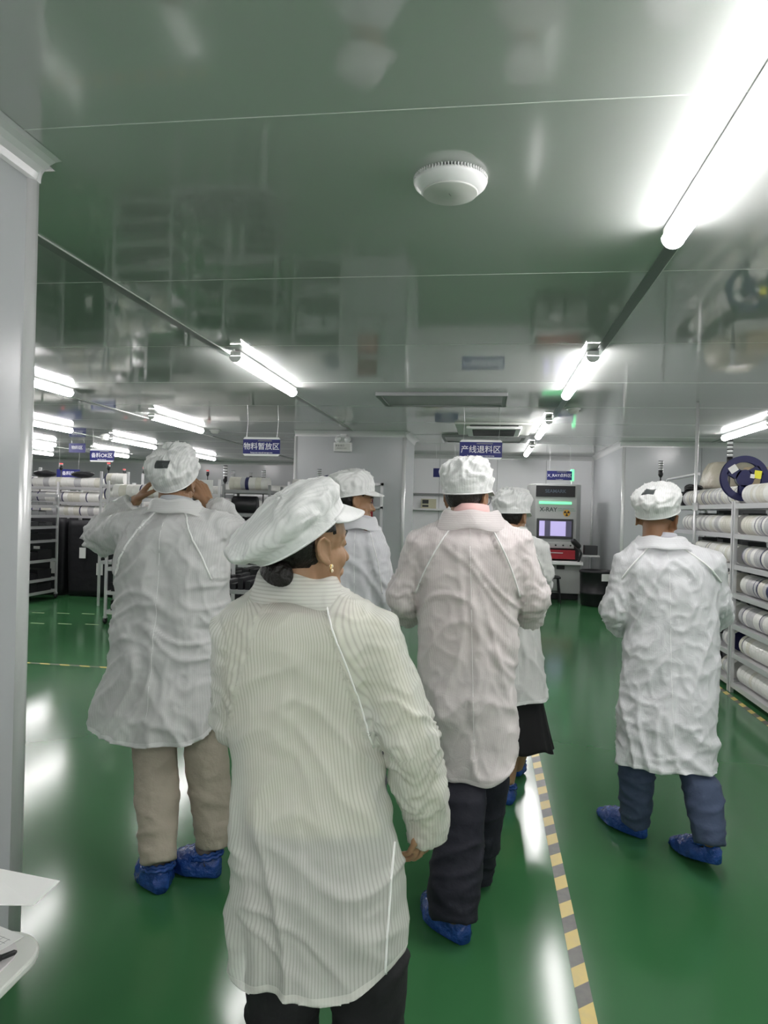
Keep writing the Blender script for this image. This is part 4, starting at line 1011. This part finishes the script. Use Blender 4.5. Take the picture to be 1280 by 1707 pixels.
            hm[i] = max(0, sum(np.linalg.norm(P3[w+1]-P3[w]) for w in range(len(P3)-1))-al+.006)
        else:
            su[i] = math.atan2(dx, -(y-yd))*HWm*.9
            low = max(0, min(1, (ztop-z)/(ztop-zc)))
            w1 = noise.noise(Vector((dx*3, z*2.2, sv)))
            g = ridge(noise.noise(Vector((dx*7+w1*2.2+(z-zc)*(1.3 if dx > 0 else -1.3), y*5, z*1.1+sv))))*.017*low*K
            g += ridge(noise.noise(Vector((dx*4+sv, y*4, z*10+w1*3+dx*4*(1 if dx > 0 else -1)))))*.0085*K*(1-.3*low)
            g += nz(v[i], (8, 8, 6), sv)*.006*K+ridge(nz(v[i], (20, 20, 15), sv+5))*.003*K*opt.get('fine', 1)
            g -= .008*K
            if z > ztop-.06: g *= .3
            sgn = dx/max(hw, .01); hz = zc+((zl if sgn < 0 else zr)-zc)*min(1.1, abs(sgn))**2.6+.006*math.sin(dx*30+sv)
            hm[i] = z-hz
            if z < hz: dv[i] = hz-z; hm[i] = 0; 
        v[i] += nn[i]*g
    v[:, 2] += dv
    me.vertices.foreach_set('co', v.ravel())
    for nm_, arr in (('su', su), ('hem', hm)):
        at_ = me.attributes.new(nm_, 'FLOAT', 'POINT'); at_.data.foreach_set('value', arr.astype(np.float32))
    bm = bmesh.new(); bm.from_mesh(me); bm.verts.ensure_lookup_table()
    bv = BVHTree.FromBMesh(bm)
    bmesh.ops.delete(bm, geom=[f for f in bm.faces if all(dv[w.index] > 1e-6 for w in f.verts)], context='FACES')
    bm.to_mesh(me); bm.free(); me.update()
    sm = link('smock', me, mats['smock'], t)
    sd = sm.modifiers.new('s', 'SOLIDIFY'); sd.thickness = .0025; sd.offset = -1
    # seams on the back
    def seam(p0, p1, nm='seam', rad=.0022, bow=0):
        pts = []
        for k in range(26):
            u = k/25; x = p0[0]+(p1[0]-p0[0])*u+bow*math.sin(PI*u); z = p0[1]+(p1[1]-p0[1])*u; hit = bv.ray_cast(Vector((x, yd-1.0, z)), Vector((0, 1, 0)))
            if hit[0] and hit[0].y < yd+.02: pts.append(hit[0]+Vector((0, -.0005, 0)))
        if len(pts) > 3: MB().tube(pts, rad, 6).build(nm, m_seamw, sm, True)
    cxn = at(rzn)[0]; cxa = at(rza)[0]
    for sg in opt.get('seams', (-1, 1)): seam((cxn+sg*rxn, rzn), (cxa+sg*rxa, rza), rad=opt.get('srad', .0035), bow=sg*.012)
    if opt.get('bseam', 1): seam((at(ztop-.05)[0], ztop-.05), (at(zc+.1)[0], zc+.1), 'back_seam', .0008)
    for (q0, q1) in opt.get('xseam', []): seam(q0, q1, rad=.003)
    # collar
    rs = []; cw = at(ztop-.01)[1]; ch = opt.get('collar', .035)
    ccx = neck.x; tl = opt.get('ctilt', 0)
    for (kr, dz) in ((opt.get('ck', 1.26), -opt.get('cdrop', .034)), (opt.get('ck', 1.26)+.01, -opt.get('cdrop', .034)+.008), (1.14, -.018), (1.02, ch*.45), (.93, ch), (.88, ch), (.86, 0), (.95, -.03)):
        q = []
        for k in range(64):
            a = 2*PI*k/64; rw = max(nr*1.25, cw*.97)*kr; rd = max(nr*1.2, min(cw*.97*.8, .085))*kr
            x = ccx+rw*math.cos(a); y = neck.y+rd*math.sin(a)
            z = ztop-.006+dz-.03*max(0, math.sin(a))-(.012*abs(math.cos(a))**2 if kr > 1.1 else 0)+.004*math.sin(a*5+sv)+tl*math.cos(a)
            q.append(Vector((x, y, z)))
        rs.append(q)
    me = MB().rings(rs, False).mesh('collar'); vv = verts(me)
    a1 = me.attributes.new('su', 'FLOAT', 'POINT'); a1.data.foreach_set('value', (vv[:, 2]*1.0).astype(np.float32))
    a1 = me.attributes.new('hem', 'FLOAT', 'POINT'); a1.data.foreach_set('value', np.ones(len(vv), dtype=np.float32))
    link('collar', me, mats['smock'], t, True)
    t['_H'] = 1; del t['_H']
    return t, H, bv
skA = skin_mat('skin_light', (.36, .215, .125)); skB = skin_mat('skin_tan', (.29, .165, .09)); skC = skin_mat('skin_mid', (.32, .19, .115)); skF = skin_mat('skin_brown', (.24, .125, .065))
Z0 = lambda px, py: atZ(px, py, 0)
def shoe_px(hx, hy, tx, ty, L=None, h=.085, w_=.105, lift=0):
    a, b = Z0(hx, hy), Z0(tx, ty)
    if L: d = (b-a).normalized(); b = a+d*L
    return (a.x, a.y, b.x, b.y, h, w_, lift)
# A: the woman in front
Y_ = 1.60
zA = lambda px, py, y=Y_: atY(px, py, y).z
tA, HA, bvA = person('nearest person, white pinstriped smock, large cap, pearl earring, face turned right',
 Y_, [(968, 440, 562), (985, 428, 588), (1003, 395, 618), (1025, 372, 640), (1060, 372, 648), (1120, 376, 640), (1200, 384, 628), (1300, 388, 640), (1380, 387, 664), (1450, 385, 674), (1520, 384, 672), (1600, 392, 664), (1680, 408, 652)],
 (atY(405, 1600, Y_).z, atY(530, 1684, Y_-.14).z, atY(655, 1585, Y_).z),
 dict(pts=[(405, 1055, 1.60), (395, 1200, 1.66), (450, 1250, 1.84), (490, 1240, 1.92)], r=[.075, .055, .05, .04], n=(0, .2, -1), curl=40, hd=(-.1, 1, .3)),
 dict(pts=[(618, 1062, 1.60), (682, 1235, 1.60), (706, 1320, 1.66), (708, 1385, 1.72)], r=[.073, .060, .060, .050], n=(-.75, .6, 0), curl=26, hs=.9, ext=-.075, hd=(-.02, .02, -1), ts=1),
 dict(at=(512, 910, 1.60), yaw=-40, pitch=2, roll=0, s=1.0, fem=True, hairlow=-.075, bun=((-.005, -.080, -.062), (.056, .026, .040)),
      cap=dict(tilt=35, h=.102, bulge=.19, back=.040, a=.092, b=.112, off=(0, -.016, .026), crumple=.009, sag=.015, vl=.040, vd=.045, yaw=-52)),
 [[(480, 1500, 1.62, .095), (472, 1700, 1.64, .085), (465, 1900, 1.66, .075), (462, 1985, 1.66, .07)], [(610, 1500, 1.62, .095), (615, 1700, 1.66, .085), (618, 1900, 1.70, .075), (620, 1955, 1.70, .07)]],
 [shoe_px(462, 1990, 455, 1830, .24), shoe_px(622, 1950, 635, 1800, .24)],
 dict(skin=skA, shirt=mat('cream_sweater', (.80, .76, .52), .9, bump=(90, .3)), pants=fabric('black_trousers', (.012, .012, .014), .3), smock=cloth_mat('smock_pinstripe', (.87, .88, .82), (.66, .68, .62), .45, .0080, .15)),
 ((.058, zA(560, 985)), (.165, zA(640, 1240))),
 dict(waist=zA(500, 1400), shirtz=zA(500, 1405), dr=.56, hdmax=.145, vs=.0062, vb=.0034, seed=1, wr=1.15, collar=.026, smooth=9, seams=(1,), srad=.0022, fine=.5, ctilt=-.008, cdrop=.036, ck=1.18, suang=1, shirtcollar=0, bseam=0, xseam=[((atY(661, 1375, Y_).x, zA(661, 1375)), (atY(648, 1615, Y_).x, zA(648, 1615)))]))
for q in (1,):
    pe = HA @ Vector((.0835, .002, -.036)); t_ = MB().ell(pe+Vector((.003, -.003, -.004)), .0048, None, 14, 10).ell(pe+Vector((.004, -.001, -.014)), .0042, None, 14, 10)
    t_.build('pearl_earring', mat('pearl', (.8, .68, .5), .15), tA, True)
    MB().tube([pe+Vector((.003, -.004+.007*math.cos(a), -.009+.0085*math.sin(a))) for a in [2*PI*i/16 for i in range(16)]], .0012, 6, closed=True).build('gold_ring', mat('gold', (.8, .5, .15), .2, 1), tA, True)
# B: left man photographing
Y_ = 2.82
person('person with both arms raised to the face, white smock and beige trousers',
 Y_, [(838, 258, 332), (850, 248, 345), (868, 222, 362), (890, 204, 378), (930, 198, 382), (1000, 196, 377), (1060, 192, 376), (1120, 182, 382), (1180, 166, 392), (1240, 158, 396)],
 (atY(160, 1200, Y_).z, atY(275, 1244, Y_-.15).z, atY(392, 1190, Y_).z),
 dict(pts=[(222, 885, 2.82), (172, 893, 2.98), (205, 852, 3.08), (222, 838, 3.08)], r=[.08, .078, .062, .045], n=(.8, .3, .2), curl=32, hd=(.55, .12, .75), ts=-1, hs=1.05),
 dict(pts=[(358, 885, 2.82), (385, 893, 2.98), (365, 852, 3.06), (352, 842, 3.06)], r=[.08, .075, .06, .045], n=(-.8, .3, .2), curl=32, hd=(-.45, .12, .8), ts=1, hs=1.05),
 dict(at=(292, 806, 2.86), yaw=0, pitch=-4, s=1.02, hairlow=-.03,
      cap=dict(tilt=38, h=.125, bulge=.13, back=.0, a=.092, b=.108, off=(0, -.002, .028), crumple=.012, pleats=14, patch=(.03, -.75, .62), patch_size=(.058, .032), vl=.05)),
 [[(252, 1150, 2.84, .095), (258, 1250, 2.80, .088), (264, 1350, 2.74, .080), (266, 1436, 2.68, .068)], [(340, 1150, 2.86, .095), (344, 1250, 2.86, .090), (352, 1340, 2.86, .080), (358, 1412, 2.84, .070)]],
 [shoe_px(268, 1490, 240, 1425, .27, .10, .125), shoe_px(362, 1462, 312, 1448, .25, .10, .12)],
 dict(skin=skB, shirt=fabric('grey_shirt', (.42, .44, .46)), pants=fabric('khaki_trousers', (.40, .36, .29), .5), sock=mat('camouflage_shoe', (.10, .09, .08), .6, var=(30, .9)), smock=cloth_mat('smock_silvery', (.82, .83, .82), (.75, .76, .75), .62, .0072, .22)),
 ((.05, atY(300, 848, Y_).z), (.205, atY(300, 960, Y_).z)),
 dict(waist=atY(290, 1130, Y_).z, dr=.62, hdmax=.165, seed=2, wr=1.69, collar=.020, vs=.0085, srad=.0042))
# C: central man
Y_ = 2.76
tC, HC, _b = person('person in pinkish-white smock and dark trousers at the centre, pink collar, thin glasses',
 Y_, [(858, 742, 830), (868, 730, 845), (884, 706, 862), (905, 690, 874), (950, 688, 876), (1000, 692, 868), (1060, 696, 862), (1120, 700, 860), (1200, 712, 860), (1270, 728, 860), (1330, 735, 862)],
 (atY(742, 1290, Y_).z, atY(785, 1314, Y_-.13).z, atY(860, 1262, Y_).z),
 dict(pts=[(706, 910, 2.76), (672, 1000, 2.78), (680, 1020, 2.92), (700, 1010, 3.06)], r=[.075, .062, .058, .045], n=(0, 0, -1), curl=30),
 dict(pts=[(855, 908, 2.76), (884, 1000, 2.80), (882, 1022, 2.90), (868, 1010, 3.08)], r=[.078, .066, .062, .045], n=(0, 0, -1), curl=30),
 dict(at=(779, 832, 2.80), yaw=-22, pitch=-3, s=1.0, hairlow=-.04,
      cap=dict(tilt=6, h=.135, bulge=.06, back=.0, a=.092, b=.104, off=(0, -.004, .026), crumple=.014, pleats=11)),
 [[(775, 1250, 2.74, .095), (768, 1370, 2.66, .088), (757, 1480, 2.58, .088), (756, 1534, 2.55, .080)], [(815, 1250, 2.84, .09), (808, 1350, 2.88, .078), (797, 1430, 2.94, .07), (793, 1462, 2.96, .066)]],
 [shoe_px(772, 1574, 712, 1498, .30, .10, .135), shoe_px(795, 1478, 785, 1420, .26)],
 dict(skin=skC, shirt=mat('pink_shirt', (.74, .47, .45), .8), pants=fabric('navy_trousers', (.009, .010, .018), .3), smock=cloth_mat('smock_pinkish', (.90, .85, .84), (.80, .745, .735), .60, .0078, .3)),
 ((.06, atY(780, 868, Y_).z), (.195, atY(780, 990, Y_).z)),
 dict(waist=atY(780, 1130, Y_).z, shirtz=atY(780, 1090, Y_).z, dr=.58, hdmax=.15, seed=3, wr=1.28, collar=.022, vs=.0085, srad=.003, cdrop=.046, scz=.034))
s_ = 1.0
gl = MB()
for q in (-1, 1):
    gl.tube([HC @ Vector(p) for p in ((q*.082, -.004, .008), (q*.079, .05, .010), (q*.062, .098, .008))], .0016, 6)
    gl.tube([HC @ Vector((q*.034+.024*math.cos(a), .106-.012*abs(math.cos(a))*(1 if q*math.cos(a) > 0 else 0), .002+.018*math.sin(a))) for a in [2*PI*i/20 for i in range(20)]], .0013, 6, closed=True)
gl.tube([HC @ Vector((-.012, .108, .006)), HC @ Vector((.012, .108, .006))], .0013, 6)
gl.build('glasses', m_dark, tC, True)
# D: woman behind
Y_ = 3.80
xl, xr = atY(822, 1250, Y_).x, atY(922, 1250, Y_).x
person('person in white smock over a black skirt, beside the striped aisle tape',
 Y_, [(884, 838, 876), (892, 830, 886), (905, 820, 898), (930, 814, 908), (980, 814, 906), (1040, 818, 902), (1100, 818, 908), (1160, 814, 912), (1200, 812, 913)],
 (atY(820, 1165, Y_).z, atY(860, 1176, Y_-.13).z, atY(912, 1160, Y_).z),
 dict(pts=[(828, 915, 3.8), (815, 970, 3.82), (830, 985, 3.95), (845, 975, 4.05)], r=[.062, .05, .046, .038], n=(0, 0, -1), curl=28),
 dict(pts=[(896, 918, 3.8), (905, 960, 3.82), (903, 975, 3.92), (890, 965, 4.05)], r=[.06, .052, .048, .038], n=(0, 0, -1), curl=28),
 dict(at=(853, 862, 3.83), yaw=-24, pitch=-6, s=.95, fem=True, hairlow=-.085,
      cap=dict(tilt=2, h=.125, bulge=.10, back=.0, a=.092, b=.105, off=(0, -.006, .024), crumple=.015, pleats=13, visor=1)),
 [[(848, 1180, 3.80, .075), (848, 1250, 3.80, .06), (848, 1310, 3.78, .045)], [(872, 1180, 3.84, .075), (868, 1240, 3.90, .055), (860, 1285, 3.98, .045)]],
 [shoe_px(848, 1342, 835, 1318, .24, .09, .10), shoe_px(862, 1300, 855, 1275, .24, .09, .10, .02)],
 dict(skin=skA, shirt=None, skirt=fabric('black_skirt', (.008, .008, .009), .2), sock=fabric('beige_sock', (.5, .47, .42)), pants=m_black, smock=cloth_mat('smock_plain_a', (.83, .84, .82), (.78, .79, .77), .75, .008, .25)),
 ((.05, atY(850, 892, Y_).z), (.15, atY(850, 965, Y_).z)),
 dict(waist=atY(850, 1040, Y_).z, dr=.62, hdmax=.14, seed=4, wr=1.08, collar=.025, cdrop=.05, ck=1.35, skirt=(atY(860, 1135, Y_).z, atY(860, 1256, Y_-.1).z), skirtx=(xl, xr), seams=(1,), srad=.002, vb=.006))
# E: man behind the woman
Y_ = 3.62
person('person with visored cap looking right, standing behind the nearest capped woman',
 Y_, [(868, 575, 626), (876, 566, 634), (890, 548, 640), (910, 536, 644), (960, 532, 640), (1020, 536, 640), (1080, 536, 645), (1150, 540, 650), (1220, 540, 652)],
 (atY(540, 1215, Y_).z, atY(600, 1225, Y_-.13).z, atY(650, 1215, Y_).z),
 dict(pts=[(550, 925, 3.62), (535, 1010, 3.64), (540, 1050, 3.74), (560, 1060, 3.9)], r=[.07, .058, .052, .042], n=(0, 0, -1), curl=28),
 dict(pts=[(622, 918, 3.60), (637, 1000, 3.60), (640, 1050, 3.68), (640, 1085, 3.76)], r=[.078, .066, .058, .05], n=(-1, 0, 0), curl=28),
 dict(at=(590, 836, 3.64), yaw=-62, pitch=-4, s=1.0, hairlow=-.04,
      cap=dict(tilt=10, h=.135, bulge=.08, back=.02, a=.091, b=.106, off=(0, -.008, .028), crumple=.011, pleats=10, vl=.05, yaw=-72)),
 [[(570, 1180, 3.62, .09), (572, 1260, 3.62, .08), (574, 1345, 3.6, .068)], [(622, 1180, 3.64, .09), (620, 1260, 3.68, .08), (618, 1335, 3.72, .068)]],
 [shoe_px(572, 1362, 575, 1340, .27), shoe_px(620, 1350, 625, 1330, .27)],
 dict(skin=skB, shirt=fabric('pale_grey_shirt', (.5, .5, .54)), pants=fabric('grey_trousers', (.10, .10, .11)), smock=cloth_mat('smock_plain_b', (.80, .81, .84), (.75, .76, .79), .75, .008, .16)),
 ((.055, atY(600, 876, Y_).z), (.17, atY(600, 985, Y_).z)),
 dict(waist=atY(600, 1090, Y_).z, dr=.62, hdmax=.15, seed=5, wr=1.22, collar=.025, srad=.002, vb=.006, seams=(1,)))
# F: right man
Y_ = 3.36
person('person in long white smock and blue jeans beside the right reel racks',
 Y_, [(898, 1064, 1140), (908, 1052, 1154), (925, 1036, 1176), (945, 1030, 1192), (980, 1036, 1198), (1040, 1042, 1199), (1100, 1038, 1198), (1180, 1032, 1194), (1240, 1027, 1190), (1300, 1026, 1187)],
 (atY(1026, 1268, Y_).z, atY(1110, 1290, Y_-.16).z, atY(1187, 1278, Y_).z),
 dict(pts=[(1050, 940, 3.36), (1030, 1020, 3.38), (1036, 1040, 3.48), (1056, 1030, 3.64)], r=[.078, .070, .066, .048], n=(0, 0, -1), curl=28),
 dict(pts=[(1180, 940, 3.36), (1192, 1005, 3.40), (1196, 1030, 3.52), (1190, 1020, 3.70)], r=[.078, .062, .060, .046], n=(0, 0, -1), curl=28),
 dict(at=(1095, 866, 3.38), yaw=-18, pitch=-10, roll=4, s=1.02, hairlow=-.01,
      cap=dict(tilt=16, h=.130, bulge=.16, back=.01, a=.094, b=.108, off=(0, -.006, .030), crumple=.011, pleats=13, roll=-6, patch=(-.15, -.72, .62), patch_size=(.056, .036))),
 [[(1062, 1200, 3.38, .10), (1062, 1290, 3.40, .075), (1060, 1340, 3.42, .068), (1059, 1372, 3.44, .066)], [(1150, 1200, 3.34, .10), (1165, 1290, 3.30, .082), (1178, 1360, 3.22, .070), (1183, 1408, 3.18, .064)]],
 [shoe_px(1072, 1398, 1000, 1358, .29, .085, .11), shoe_px(1195, 1455, 1140, 1420, .27, .09, .11, .035)],
 dict(skin=skF, shirt=fabric('faint_grey_shirt', (.46, .46, .50)), pants=fabric('blue_jeans', (.045, .065, .115), .4), smock=cloth_mat('smock_crumpled', (.84, .85, .87), (.79, .80, .82), .70, .008, .45)),
 ((.052, atY(1100, 905, Y_).z), (.21, atY(1100, 965, Y_).z)),
 dict(waist=atY(1100, 1120, Y_).z, dr=.62, hdmax=.165, seed=6, wr=1.22, fine=1.6, collar=.018, vs=.0085, srad=.004))
